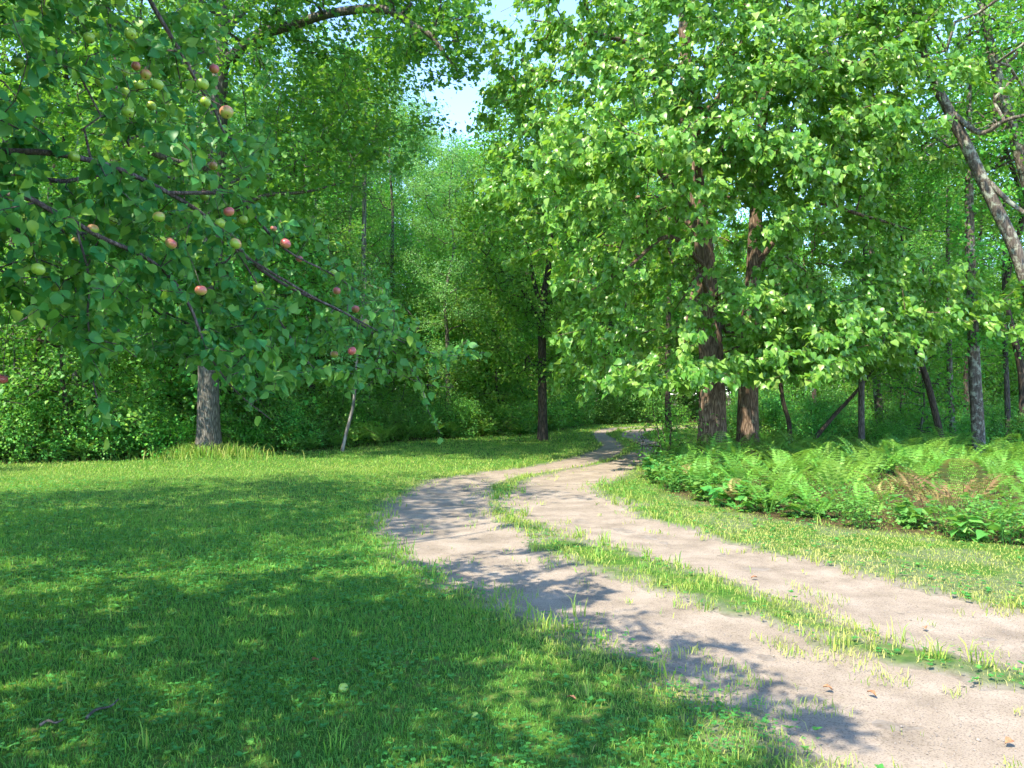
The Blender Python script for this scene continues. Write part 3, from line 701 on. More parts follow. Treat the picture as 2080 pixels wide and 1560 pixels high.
def basswoods():
    # two neighbouring basswoods: stems given where the photograph shows them, crowns round them
    g = rng(101); D = 18.6
    s = Skel()
    st = [(1447, 955), (1447, 860), (1446, 760), (1440, 640), (1430, 500), (1418, 400), (1400, 240), (1390, 60), (1385, -160), (1400, -420)]
    pts = np.array([P(x, y, D+0.02*i) for i, (x, y) in enumerate(st)]); pts[0][2] = gz(pts[0][0], pts[0][1])-0.05
    tk = s.line(pts, [0.33, 0.31, 0.29, 0.26, 0.22, 0.19, 0.16, 0.13, 0.09, 0.03], n=6)
    # big limbs
    def limb(i, px, rad, n=4): return s.line(np.array([P(*q) for q in px]), rad, par=tk[i], n=n)
    limb(27, [(1300, 310, 17.6), (1200, 330, 16.6), (1100, 360, 15.6)], [0.09, 0.07, 0.045, 0.012])
    limb(22, [(1360, 480, 16.8), (1280, 540, 15.4), (1200, 590, 14.6)], [0.07, 0.05, 0.03, 0.01])
    limb(30, [(1420, 250, 16.8), (1450, 230, 15), (1480, 240, 13.6)], [0.08, 0.06, 0.04, 0.012])
    limb(25, [(1330, 400, 19.5), (1230, 420, 20.5), (1150, 440, 21.5)], [0.07, 0.05, 0.03, 0.01])
    limb(34, [(1330, 120, 17.8), (1180, 60, 16.8), (1080, 40, 16.2)], [0.08, 0.06, 0.04, 0.012])
    limb(20, [(1420, 560, 16.5), (1400, 620, 15.2), (1390, 690, 14.2)], [0.05, 0.04, 0.025, 0.01])
    T = crown_targets(g, 135, 15, lambda u: 5.6*(0.62+1.1*u if u < 0.3 else 0.95-0.2*(u-0.3) if u < 0.7 else 0.87-1.9*(u-0.7)), 1.9, 13.5, cr=1.25, flat=0.15, inner=0.42, base=(pts[0][0]-0.35, D-0.6), droop=0.45)
    x, y = to_px(T)
    T = T[(T[:, 1] > 11.5) & ~((x > 1385) & (x < 1495) & (y > 470) & (y < 1000) & (T[:, 1] < 18.3) & (g.random(len(T)) < 0.78)) & (T[:, 2] > 1.45) & ~((x < 960) & (y > 90)) & ~((x < 1120) & (y > 560)) & ~((x > 1420) & (g.random(len(T)) < 0.6)) & (y < 815)]
    e = np.array([P(g.uniform(1150, 1600), g.uniform(-60, 450), g.uniform(13.3, 16.2)) for _ in range(36)]+[P(*q) for q in [(1340, 770, 14.2), (1400, 765, 14.6), (1450, 745, 14.8), (1500, 610, 15.2), (1560, 640, 15.4), (1400, 300, 14.6), (1450, 390, 15), (1370, 420, 14.4), (1300, 780, 14)]])
    T = np.vstack([T]+[c+g.normal(0, 1, (13, 3))*np.array([0.55, 0.5, 0.14]) for c in e])
    s.grow(T, g, step=0.4, bow=0.10, wig=0.2, r_tip=0.0055, up=0.25, plw=0.06)
    s.finish()
    hero('basswood_tree', s, g, 'thicker basswood with a ridged brown trunk, the left of the pair beside the drive', 'tree', M['bark_brown'], M['leaf_bass'], 'heart', 0.122, 44000, centre=pts[0], group=None, droop=0.85, out=0.7, up=0.6, jit=0.06)
    g = rng(202); D = 19.2; s = Skel()
    st = [(1519, 955), (1519, 880), (1520, 790), (1523, 690), (1528, 590), (1535, 450), (1540, 330), (1548, 200), (1556, 20), (1570, -260)]
    pts = np.array([P(x, y, D) for x, y in st]); pts[0][2] = gz(pts[0][0], pts[0][1])-0.05
    tk = s.line(pts, [0.27, 0.25, 0.23, 0.20, 0.175, 0.155, 0.14, 0.12, 0.08, 0.03], n=6)
    def limb(i, px, rad, n=4): return s.line(np.array([P(*q) for q in px]), rad, par=tk[i], n=n)
    limb(26, [(1640, 420, 18.0), (1760, 440, 17.2), (1860, 470, 16.6)], [0.07, 0.05, 0.035, 0.01])
    limb(20, [(1620, 590, 18.2), (1740, 620, 17.6), (1860, 650, 17.0)], [0.06, 0.045, 0.03, 0.01])
    limb(32, [(1560, 200, 17.3), (1600, 170, 15.4), (1640, 180, 14.2)], [0.07, 0.05, 0.035, 0.01])
    limb(34, [(1700, 130, 18.6), (1820, 60, 18.0), (1900, 20, 17.8)], [0.07, 0.05, 0.035, 0.01])
    limb(18, [(1560, 640, 17.2), (1640, 710, 15.8), (1700, 740, 15.2)], [0.05, 0.04, 0.025, 0.01])
    T = crown_targets(g, 125, 15, lambda u: 5.2*(0.66+1.1*u if u < 0.3 else 0.98-0.2*(u-0.3) if u < 0.7 else 0.9-1.9*(u-0.7)), 1.9, 14.0, cr=1.25, flat=0.15, inner=0.42, base=(pts[0][0]+0.9, D-0.4), droop=0.45)
    x, y = to_px(T)
    T = T[(T[:, 1] > 12.0) & (T[:, 2] > 1.5) & (y < 835-0.0002*(x-1500)**2) & ~((x < 1480) & (g.random(len(T)) < 0.65)) & ~((x > 1850) & (y > 690)) & ~((x > 1830) & (y < 560)) & ~((x > 1390) & (x < 1560) & (y > 320) & (y < 1000) & (T[:, 1] < 18.6) & (g.random(len(T)) < 0.78))]
    e = np.array([P(g.uniform(1480, 1850), g.uniform(-60, 330), g.uniform(13.8, 16.6)) for _ in range(28)]+[P(*q) for q in [(1560, 730, 15.6), (1530, 560, 15.8), (1600, 600, 15.5), (1560, 480, 16), (1640, 740, 15.5)]]+[P(g.uniform(1500, 1900), g.uniform(560, 760), g.uniform(15, 17.5)) for _ in range(14)])
    T = np.vstack([T]+[c+g.normal(0, 1, (13, 3))*np.array([0.55, 0.5, 0.14]) for c in e])
    s.grow(T, g, step=0.4, bow=0.10, wig=0.2, r_tip=0.0055, up=0.25, plw=0.06)
    s.finish()
    hero('basswood_tree', s, g, 'slimmer basswood with smoother orange-brown bark, right of the pair beside the drive', 'tree', M['bark_brown'], M['leaf_bass'], 'heart', 0.122, 42000, centre=pts[0], droop=0.85, out=0.7, up=0.6, jit=0.06)

def oak():
    g = rng(303); D = 19.9; s = Skel()
    st = [(424, 930), (424, 880), (423, 780), (424, 680), (430, 560), (436, 430), (442, 300), (446, 160), (450, 20), (455, -160), (465, -380)]
    pts = np.array([P(x, y, D) for x, y in st]); pts[0][2] = gz(pts[0][0], pts[0][1])-0.12
    tk = s.line(pts, [0.30, 0.275, 0.25, 0.24, 0.235, 0.23, 0.22, 0.20, 0.16, 0.12, 0.04], n=6)
    L = lambda i, px, rad: s.line(np.array([P(*q) for q in px]), rad, par=tk[i], n=5)
    L(43, [(520, 75, 19.3), (590, 52, 18.8), (660, 30, 18.4), (740, 18, 18.1), (790, 22, 17.9), (840, 52, 17.7), (875, 72, 17.6), (900, 105, 17.5), (930, 145, 17.4)], [0.15, 0.13, 0.115, 0.10, 0.095, 0.085, 0.07, 0.06, 0.04, 0.02])
    L(46, [(560, -40, 20.5), (700, -90, 21), (850, -110, 21.5)], [0.12, 0.09, 0.07, 0.03])
    L(34, [(360, 330, 19), (260, 290, 18.2), (150, 260, 17.6)], [0.10, 0.08, 0.06, 0.02])
    L(32, [(520, 350, 20.4), (600, 300, 21), (680, 235, 21.6), (740, 170, 22)], [0.09, 0.07, 0.05, 0.035, 0.012])
    L(29, [(530, 400, 19.0), (620, 390, 18.6), (700, 370, 18.4)], [0.07, 0.05, 0.035, 0.012])
    L(40, [(330, 80, 21), (220, 30, 22), (100, 10, 23)], [0.10, 0.08, 0.06, 0.02])
    T = crown_targets(g, 300, 8, lambda u: 7.0*(0.55+1.2*u if u < 0.35 else 1-1.0*(u-0.35)**1.5), 6.0, 17, cr=1.1, flat=0.4, inner=0.30, base=(pts[0][0]+0.8, D), droop=0.3)
    x, y = to_px(T)
    T = T[~((x > 780) & (y > 130) & (g.random(len(T)) < 0.9)) & ~((x > 640) & (y > 330)) & (x < 985)]
    e = np.array([P(g.uniform(480, 960), g.uniform(-80, 150), g.uniform(17, 19.5)) for _ in range(26)]+[P(g.uniform(440, 760), g.uniform(120, 420), g.uniform(18.5, 22)) for _ in range(26)])
    T = np.vstack([T]+[c+g.normal(0, 1, (8, 3))*np.array([0.6, 0.6, 0.25]) for c in e])
    s.grow(T, g, step=0.45, bow=0.12, wig=0.28, r_tip=0.006, up=0.2, plw=0.05); s.finish()
    hero('oak_tree', s, g, 'large oak with straight grey furrowed trunk on a grassy mound at the lawn edge', 'tree', M['bark_grey'], M['leaf_oak'], 'lobed', 0.14, 56000, centre=pts[0], droop=0.3, jit=0.16, flare=0.35)

def central_tree():
    g = rng(404); D = 27.2; s = Skel()
    st = [(1102, 898), (1102, 840), (1101, 760), (1101, 690), (1100, 630), (1112, 560), (1118, 500), (1124, 420), (1130, 320), (1135, 220)]
    pts = np.array([P(x, y, D) for x, y in st]); pts[0][2] = gz(pts[0][0], pts[0][1])-0.05
    tk = s.line(pts, [0.17, 0.155, 0.145, 0.14, 0.135, 0.11, 0.09, 0.07, 0.05, 0.02], n=5)
    L = lambda i, px, rad: s.line(np.array([P(*q) for q in px]), rad, par=tk[i], n=4)
    L(20, [(1082, 560, 27), (1072, 500, 26.8), (1050, 420, 26.5), (1030, 340, 26.3)], [0.09, 0.07, 0.055, 0.04, 0.012])
    L(18, [(1060, 590, 26.6), (1010, 540, 26), (970, 500, 25.6)], [0.05, 0.04, 0.03, 0.01])
    L(22, [(1150, 560, 26.8), (1200, 500, 26.4), (1230, 470, 26)], [0.05, 0.04, 0.03, 0.01])
    T = crown_targets(g, 230, 8, lambda u: 2.75*(0.55+1.3*u if u < 0.35 else 1-0.5*(u-0.35)), 2.2, 12.0, cr=0.8, flat=0.4, inner=0.25, base=(pts[0][0]+0.05, D), droop=0.25)
    x, y = to_px(T); T = T[~((np.abs(x-1100) < 26) & (y > 540) & (T[:, 1] < D) & (g.random(len(T)) < 0.35))]
    s.grow(T, g, step=0.4, bow=0.12, wig=0.25, r_tip=0.006, up=0.3, plw=0.05); s.finish()
    hero('maple_tree', s, g, 'young slim-trunked maple standing alone on the far lawn beside the bend of the drive', 'tree', M['bark_dark'], M['leaf_forest'], 'mid', 0.12, 26000, centre=pts[0], droop=0.35, jit=0.16, flare=0.3)

def leaning_trees():
    # two lichen-grey leaning trees at the right edge
    for (seed, D, st, rad, lab, lim) in [
        (505, 16.5, [(2170, 905), (2135, 760), (2100, 620), (2060, 500), (2005, 385), (1960, 290), (1925, 220), (1895, 160), (1870, 90), (1850, 10), (1825, -140)], [0.17, 0.16, 0.145, 0.13, 0.12, 0.115, 0.10, 0.09, 0.075, 0.06, 0.03],
         'lichen-covered grey tree leaning left across the upper right corner', [(30, [(1990, 270, 16.2), (2040, 245, 15.8), (2100, 230, 15.4)], [0.06, 0.055, 0.045, 0.03]), (22, [(2050, 410, 16.3), (2110, 450, 16.0)], [0.06, 0.05, 0.03]), (36, [(1850, 80, 17), (1800, 40, 17.4)], [0.04, 0.03, 0.01])]),
        (606, 18.5, [(2150, 900), (2140, 700), (2120, 520), (2095, 400), (2068, 300), (2040, 210), (2018, 120), (1996, 20), (1975, -100), (1960, -260)], [0.18, 0.17, 0.16, 0.145, 0.135, 0.125, 0.11, 0.095, 0.07, 0.03],
         'dark-barked tree leaning slightly left behind the lichen-covered one, upper right', [(30, [(2020, 250, 18.8), (1990, 230, 19)], [0.05, 0.04, 0.02])])]:
        g = rng(seed); s = Skel()
        pts = np.array([P(x, y, D) for x, y in st]); pts[0][2] = gz(pts[0][0], pts[0][1])-0.05
        tk = s.line(pts, rad, n=5)
        for i, px, rd in lim: s.line(np.array([P(*q) for q in px]), rd, par=tk[min(i, len(tk)-1)], n=4)
        T = crown_targets(g, 120, 7, lambda u: 3.6*(0.7+0.8*u if u < 0.4 else 1-0.6*(u-0.4)), 6.5, 14, cr=1.0, flat=0.35, inner=0.3, base=(pts[-2][0]+1.0, D+1.0), droop=0.3)
        x, y = to_px(T); T = T[(T[:, 1] > D-0.6) | (y < 60) | (g.random(len(T)) < 0.12)]
        s.grow(T, g, step=0.4, bow=0.12, wig=0.25, r_tip=0.006, up=0.2, plw=0.05, skip=len(tk)//2); s.finish()
        hero('leaning_tree', s, g, lab, 'tree', M['bark_lichen'], M['leaf_forest'], 'mid', 0.11, 9000, centre=pts[-1], droop=0.35, jit=0.18, flare=0.3)

# ---------------------------------------------------------------- the apple tree
APOLY = np.array([(-400, -300), (470, -300), (462, 0), (490, 150), (556, 260), (570, 420), (640, 440), (720, 530), (800, 610), (870, 670), (985, 708), (960, 735), (880, 775), (800, 760), (760, 800), (690, 790), (620, 770), (560, 820), (500, 800), (430, 745), (350, 730), (250, 730), (210, 790), (130, 730), (60, 660), (-60, 640), (-400, 640)])
def adepth(px): return 3.35+2.1*np.clip(px/980.0, 0, 1)**1.2
def apple_tree():
    g = rng(707); s = Skel(); bx, by = -4.7, 4.3
    z0 = gz(bx, by)-0.05
    tk = s.line(np.array([(bx, by, z0), (bx+0.03, by, 0.6), (bx+0.12, by+0.03, 1.2), (bx+0.3, by+0.02, 1.8), (bx+0.5, by+0.0, 2.6), (bx+0.6, by, 3.4), (bx+0.6, by+0.1, 4.3)]), [0.17, 0.15, 0.14, 0.125, 0.10, 0.07, 0.02], n=6)
    # the rest of the crown, out of the picture
    q = unit(g.normal(0, 1, (4500, 3)))*g.random((4500, 1))**0.4*np.array([3.8, 3.0, 2.4])+np.array([-4.3, 1.7, 3.8])
    x, y = to_px(q); inside = (q[:, 1] > 0.3) & (x > -60) & (x < 2140) & (y > -60)
    clear = np.hypot(q[:, 0], q[:, 1]) > 1.3
    T2 = q[~inside & clear & (q[:, 2] > 1.2)][:1500]
    s.grow(T2, g, step=0.3, bow=0.10, wig=0.2, r_tip=0.0018, plw=0.05, up=0.2, skip=12)
    n0 = len(s.p)
    def L(i, px, rad, rel=0.0, par=None):
        q = np.array([P(a, b, adepth(a)+c) for a, b, c in px])
        return s.line(q, rad, par=tk[i] if par is None else par, n=5)
    b1 = L(19, [(-250, 310, .3), (0, 308, .1), (95, 310, 0), (185, 326, 0), (262, 352, 0), (360, 402, 0), (430, 450, 0), (520, 540, .1), (600, 590, .1), (680, 625, 0), (760, 668, 0), (830, 700, 0)], [0.055, 0.035, 0.016, 0.014, 0.013, 0.012, 0.011, 0.010, 0.010, 0.009, 0.007, 0.005, 0.003])
    L(0, [(900, 722, 0), (985, 716, 0)], [0.003, 0.0025, 0.0015], par=b1[-1])
    b2 = L(18, [(-250, 360, .6), (0, 350, .6), (120, 368, .5), (190, 357, .5), (270, 352, .6), (360, 362, .8), (420, 372, .9)], [0.05, 0.035, 0.014, 0.012, 0.010, 0.009, 0.007, 0.004])
    b3 = L(17, [(-250, 380, -.1), (-20, 395, -.1), (50, 400, -.1), (105, 428, -.1), (150, 450, -.1), (205, 482, -.1), (290, 520, -.1), (345, 562, -.15), (385, 622, -.2), (412, 690, -.2), (440, 745, -.2), (485, 800, -.2), (550, 852, -.2)], [0.05, 0.035, 0.014, 0.013, 0.012, 0.011, 0.011, 0.010, 0.009, 0.008, 0.007, 0.005, 0.0035, 0.002])
    b4 = L(26, [(100, -260, .3), (230, -160, .1), (300, -10, 0), (338, 58, -.05), (372, 115, -.1), (402, 170, -.1), (436, 225, -.1), (466, 280, -.1), (540, 290, 0)], [0.04, 0.03, 0.018, 0.0125, 0.011, 0.009, 0.008, 0.006, 0.005, 0.003])
    b5 = L(16, [(-250, 520, .7), (0, 470, .7), (105, 466, .7), (200, 480, .8)], [0.05, 0.035, 0.02, 0.017, 0.008])
    L(0, [(470, 395, -.1), (510, 430, -.1), (556, 485, -.1), (600, 520, -.1), (680, 560, 0), (750, 610, 0)], [0.01, 0.010, 0.009, 0.008, 0.006, 0.005, 0.002], par=b1[28])
    L(0, [(630, 600, 0), (720, 650, .1), (790, 705, .1), (850, 770, .1), (868, 830, .1), (893, 880, .1)], [0.008, 0.007, 0.006, 0.005, 0.004, 0.003, 0.0015], par=b1[38])
    L(0, [(180, 560, -.1), (178, 640, -.1), (186, 720, -.1), (192, 790, -.1), (212, 840, -.1), (232, 872, -.1)], [0.006, 0.005, 0.0045, 0.004, 0.0035, 0.0025, 0.001], par=b3[24])
    L(0, [(630, 740, .1), (700, 745, .1), (790, 752, .1), (860, 780, .1), (922, 787, .1)], [0.005, 0.0045, 0.004, 0.003, 0.002, 0.001], par=b1[36])
    L(28, [(-400, -300, 1.5), (-200, -400, 2), (100, -500, 2.4)], [0.04, 0.035, 0.025, 0.01])
    nvis = len(s.p)
    # twig ends inside the part of the crown that hangs into the view
    n = 3000
    px = g.uniform(-260, 990, n*4); py = g.uniform(-280, 860, n*4)
    ok = inpoly(px, py, APOLY)
    dens = np.where(px < 480, 0.85, 1.0)*np.where(py < 0, 0.5, 1)*np.clip(0.35+1.5*(fbm(px, py, 170, 91)-0.3), 0.12, 1)
    ok &= g.random(n*4) < dens
    px, py = px[ok][:1050], py[ok][:1050]
    ex = np.stack([g.uniform(370, 500, 110), g.uniform(380, 760, 110)]); px = np.r_[px, ex[0]]; py = np.r_[py, ex[1]]
    dd = adepth(px)+g.normal(0.12, 0.28, len(px))+(g.random(len(px)) < 0.25)*(px < 500)*g.uniform(0.3, 1.6, len(px))
    T1 = np.stack([(px-1040)/F*dd, dd, EYE+(800-py)/F*dd], -1)
    s.grow(T1, g, step=0.14, bow=0.10, wig=0.2, r_tip=0.0018, plw=0.05, up=-0.12, skip=n0)
    s.finish()
    base = s.P[0]; o = root('apple_tree', tuple(base), 'old apple tree reaching its fruit-laden leafy branches over the lawn from the left', 'tree')
    tr, lb, tw = wood(s, sides=(4, 6, 8, 14))
    V, Q = tr; mk('trunk', trunk_flare(V, 14, base, 0.3, 0.4)-base, Q, M['bark_apple'], o, smooth=True)
    big = []; small = []
    for c, att in s.chains:
        if not att or len(c) < 2: continue
        p = s.P[c]; r = s.R[c].copy(); r[0] = min(r[0], r[1]*1.25)
        if r.max() > 0.0042 and n0 <= c[1] < nvis: big.append((r.max(), tube(p, r, 7)))
        else: small.append(tube(p, r, 4 if r.max() > 0.003 else 3))
    for _, (V, Q) in sorted(big, key=lambda t: -t[0]): mk('branch', V-base, Q, M['bark_apple'], o, smooth=True)
    V, Q = mq(small); mk('twigs', V-base, Q, M['bark_apple'], o, smooth=True)
    # leaves: only on thin wood, hanging; those meant for the view stay inside the outline
    LV, LT, LA = twig_leaves(s, g, 31000, 'hi', 0.052, jit=0.022, droop=0.5, out=0.1, up=0.45, wood_min=0.005, rsize=0.38)
    k = len(TPL['hi'][0]); C = LV.reshape(-1, k, 3).mean(1); x, y = to_px(C)
    inf = (C[:, 1] > 0.2) & (x > -30) & (x < 2110) & (y > -30) & (y < 1600)
    ok = ~inf | inpoly(x, y, APOLY) | (g.random(len(x)) < 0.25)
    for (ax, ay, ar, _, _) in APPLES:                       # the fruit hangs clear of most leaves
        ok &= ~(inf & (np.hypot(x-ax, y-ay) < ar*1.35) & (C[:, 1] < adepth(ax)+0.4) & (g.random(len(x)) < 0.85))
    ok &= ~(inf & (x < 80) & (y > 650)) & ~(inf & (x > 700) & (g.random(len(x)) < 0.35))
    nT = len(TPL['hi'][1]); LT = LT.reshape(-1, nT, 3)[ok].reshape(-1, 3); used = np.repeat(ok, k); mp_ = np.cumsum(used)-1
    A1 = (LV[used]-base, mp_[LT], LA[used])
    LV, LT, LA = twig_leaves(s, g, 75000, 'low', 0.075, jit=0.05, droop=0.5, out=0.1, up=0.7, wood_min=0.006, rsize=0.3)
    C = LV.reshape(-1, 4, 3).mean(1); x, y = to_px(C)
    ok = ~((C[:, 1] > 0.1) & (x > -120) & (x < 2250) & (y > -150) & (y < 1700)); LT = LT.reshape(-1, 2, 3)[ok].reshape(-1, 3); used = np.repeat(ok, 4); mp_ = np.cumsum(used)-1
    V, T, A = merge([A1, (LV[used]-base, mp_[LT], LA[used])])
    mk('crown', V, T, M['leaf_apple'], o, {'v': A})
    return s

APPLES = [ # px, py, radius in px, blush 0..1, label
 (90, 20, 13, 0, 'yellow-green apple at the very top left, hanging highest of all'), (181, 77, 13, 0, 'plain green apple below the top edge, left of the two tucked under one leaf'),
 (265, 68, 13, 0, 'green apple hanging above the partly leaf-covered one near the top'), (272, 92, 11, 0.1, 'green apple just under another, near the top'),
 (38, 127, 10, 0, 'small green apple by the left border, below the top corner'), (88, 149, 12, 0, 'green apple right of two small ones close to the left border'),
 (57, 187, 11, 0, 'small green apple alone in leaves near the left border'), (276, 134, 10, 0.9, 'small red apple topping the dense cluster of green ones'),
 (296, 151, 12, 0.6, 'pink-cheeked apple just below and right of the small red one in the cluster'), (204, 165, 12, 0, 'green apple left of the dense cluster'),
 (281, 173, 12, 0.05, 'green apple in the middle of the dense cluster'), (320, 172, 13, 0.05, 'round green apple at the right of the dense cluster'),
 (254, 189, 12, 0, 'green apple at the lower left of the dense cluster'), (254, 148, 10, 0, 'small green apple at the upper left of the dense cluster'),
 (260, 227, 13, 0, 'green apple hanging alone below the dense cluster'), (307, 215, 11, 0, 'green apple below the right end of the dense cluster'),
 (411, 171, 14, 0.1, 'yellow-green apple beneath a red one, in front of the oak trunk'), (435, 140, 11, 0.8, 'red apple above a yellow-green one, in front of the oak trunk'),
 (417, 207, 12, 0.1, 'green apple half hidden by leaves above the large pink-topped one'), (460, 228, 15, 0.75, 'large glossy pink-topped apple hanging free, the reddest of the upper ones'),
 (28, 267, 10, 0, 'green apple by the left border above the thick bough'), (43, 320, 13, 0.1, 'green apple hanging under the left end of the thick bough'),
 (150, 319, 13, 0.05, 'green apple hanging under the middle of the thick bough'), (12, 336, 12, 0, 'yellow-green apple cut by the left border, under the bough'),
 (433, 337, 10, 0.6, 'reddish apple half behind leaves in front of the oak trunk'), (415, 398, 11, 0, 'green apple at the left of the oak trunk, below the bough'),
 (465, 430, 12, 0.85, 'rosy apple with two green ones just below it'), (447, 454, 12, 0.1, 'green apple just below and left of the rosy one'),
 (494, 447, 11, 0.1, 'green apple just below and right of the rosy one'), (323, 441, 13, 0.45, 'pale apple with a pinkish top beside a brown leaf'),
 (342, 461, 9, 0, 'small yellow-green apple below the pale pink-topped one'), (229, 449, 10, 0, 'small green apple left of the pale pink-topped one'),
 (188, 466, 13, 0.3, 'dull green apple half behind a leaf, left of the centre of the crown'), (347, 494, 13, 0.6, 'pink apple beside yellow leaves in the middle of the crown'),
 (155, 490, 10, 0.45, 'pinkish apple hidden behind leaves at mid-left'), (478, 495, 13, 0.35, 'yellowish apple with a pink flush, half under a leaf'),
 (580, 495, 12, 1.0, 'bright red apple at the outer right edge of the crown'), (608, 526, 8, 1.0, 'small red apple just below and right of the bright red one'),
 (556, 464, 7, 0.6, 'small pink apple at the outer edge, above the bright red one'), (77, 547, 15, 0.1, 'biggest apple, yellow-green, low on the left'),
 (95, 590, 10, 0, 'green apple below the biggest one, left of a pair'), (115, 583, 12, 0, 'green apple below the biggest one, right of a pair'),
 (408, 590, 13, 0.7, 'pink-topped apple in the lower middle of the crown, above the oak trunk'), (525, 585, 12, 0.05, 'yellow-green apple in the lower right half of the crown'),
 (684, 591, 9, 0.8, 'red apple at the outer right edge, level with a green one'), (677, 555, 9, 0.05, 'small green apple at the outer edge just above a red one'),
 (722, 628, 9, 0.9, 'dark red apple on the long branch reaching right'), (742, 656, 9, 0.4, 'dusky pink apple just right of a dark red one on the long branch'),
 (679, 720, 9, 0.5, 'orange-flushed apple low on the right, left of a pair'), (715, 713, 10, 0.9, 'red apple low on the right, right of a pair'),
 (4, 770, 12, 1.0, 'dark red apple cut by the left border, lowest of all')]
def apple_mat(name, blush):
    m, n, out = new_mat(name)
    tc = N(n, 'ShaderNodeTexCoord'); sx = N(n, 'ShaderNodeSeparateXYZ'); n.links.new(tc.outputs['Object'], sx.inputs[0])
    no = N(n, 'ShaderNodeTexNoise'); setin(no, Scale=55.0, Detail=4.0, Roughness=0.6); n.links.new(tc.outputs['Object'], no.inputs['Vector'])
    ma = N(n, 'ShaderNodeMath', operation='MULTIPLY_ADD'); ma.inputs[1].default_value = 14.0; ma.inputs[2].default_value = -0.35+blush*0.9
    n.links.new(sx.outputs['Z'], ma.inputs[0])
    m2 = N(n, 'ShaderNodeMath', operation='MULTIPLY_ADD'); m2.inputs[1].default_value = 0.8; n.links.new(no.outputs[0], m2.inputs[0]); n.links.new(ma.outputs[0], m2.inputs[2])
    g1 = (0.30, 0.42, 0.05); r1 = (0.46, 0.10, 0.09)
    if blush <= 0.15: col = ramp(n, m2.outputs[0], [(0.0, g1), (1.0, (0.38, 0.46, 0.09))])
    else: col = ramp(n, m2.outputs[0], [(0.25, g1), (0.6, (0.52, 0.25, 0.10)), (0.95, r1)])
    p = N(n, 'ShaderNodeBsdfPrincipled'); setin(p, Roughness=0.32); p.inputs['Specular IOR Level'].default_value = 0.5
    p.inputs['Coat Weight'].default_value = 0.15
    n.links.new(col, p.inputs['Base Color']); n.links.new(p.outputs[0], out.inputs[0]); return m
def apple_mesh(g, r):
    k, m = 16, 12
    th = np.linspace(0.0, math.pi, m); ph = np.arange(k)*2*math.pi/k
    rr = np.sin(th)*(1.0+0.06*np.cos(th)); z = np.cos(th)*0.88
    z = z-0.26*np.exp(-(rr/0.28)**2)*(z > 0)+0.14*np.exp(-(rr/0.24)**2)*(z < 0)
    lob = 1+0.03*np.cos(5*ph)[None]*np.sin(th)[:, None]**2
    V = np.stack([rr[:, None]*np.cos(ph)*lob, rr[:, None]*np.sin(ph)*lob, np.repeat(z[:, None], k, 1)], -1)*r
    i = np.arange(m-1)[:, None]*k; j = np.arange(k)[None]
    Q = np.stack([i+j, i+k+j, i+k+(j+1) % k, i+(j+1) % k], -1).reshape(-1, 4)
    return V.reshape(-1, 3), Q
def apples(s):
    g = rng(808)
    mats = [apple_mat('green_apple_skin', 0.05), apple_mat('flushed_apple_skin', 0.4), apple_mat('pink_apple_skin', 0.7), apple_mat('red_apple_skin', 1.0)]
    cal = plain_mat('apple_calyx', (0.05, 0.035, 0.02), (0.10, 0.07, 0.03), 60)
    Pn = s.P; thin = np.where(s.R < 0.012)[0]
    for (px, py, rp, bl, lab) in APPLES:
        r = 0.0285; d = r*F/rp; d = float(np.clip(d, adepth(px)-0.55, adepth(px)+0.35)); r = 0.92*rp*d/F
        c = P(px, py, d)
        V, Q = apple_mesh(g, r)
        o = mk('apple', V, Q, mats[0 if bl <= 0.15 else 1 if bl < 0.55 else 2 if bl < 0.8 else 3], None, smooth=True)
        # tip it a little, blossom end partly towards the viewer
        o.location = tuple(c); o.rotation_euler = (g.normal(-0.25, 0.25), g.normal(0, 0.3), g.random()*6.28)
        tag(o, lab, 'apple', 'apples hanging in the apple tree')
        # the stalk runs up to the nearest twig
        up = c+np.array([0, 0, r*0.6]); dv = Pn[thin]-(c+np.array([0, 0, r+0.05])); k = thin[int(np.argmin((dv**2).sum(1)+np.where(dv[:, 2] < -0.05, 0.05, 0)))]
        tgt = Pn[k]; mid = (up+tgt)/2+np.array([0, 0, 0.012])
        C = catmull(np.array([up, mid, tgt]), 4)
        L_ = np.array(o.rotation_euler)
        import mathutils
        Mi = (mathutils.Matrix.Translation(o.location) @ mathutils.Euler(o.rotation_euler).to_matrix().to_4x4()).inverted()
        C = np.array([list(Mi @ mathutils.Vector(q)) for q in C])
        C[0] = (0, 0, r*0.58)
        V, Q = tube(C, np.full(len(C), 0.0013), 4); mk('stalk', V, Q, M['bark_apple'], o, smooth=True)
        V, Q = tube(np.array([(0, 0, -r*0.80), (0, 0, -r*0.86), (0, 0, -r*0.92)]), np.array([0.13, 0.11, 0.03])*r, 6); mk('calyx', V, Q, cal, o)
    for (px, py, r, bl, lab) in [(697, 1404, 0.027, 0, 'fallen yellow-green apple lying in the lawn, the larger of two'), (965, 1461, 0.021, 0, 'small fallen green apple lying in the lawn near the drive')]:
        q = G(px, py+4); V, Q = apple_mesh(g, r)
        o = mk('fallen_apple', V, Q, mats[0], None, smooth=True); o.location = (q[0], q[1], gz(*q)+r*0.9); o.rotation_euler = (1.3, 0.4, 0.5)
        tag(o, lab, 'apple', 'windfall apples on the lawn')
        V, Q = tube(np.array([(0, 0, r*0.58), (0.001, 0.002, r*1.1)]), np.array([0.0012, 0.001]), 4); mk('stalk', V, Q, M['bark_apple'], o)

basswoods(); oak(); central_tree(); leaning_trees()
_s = apple_tree(); apples(_s)

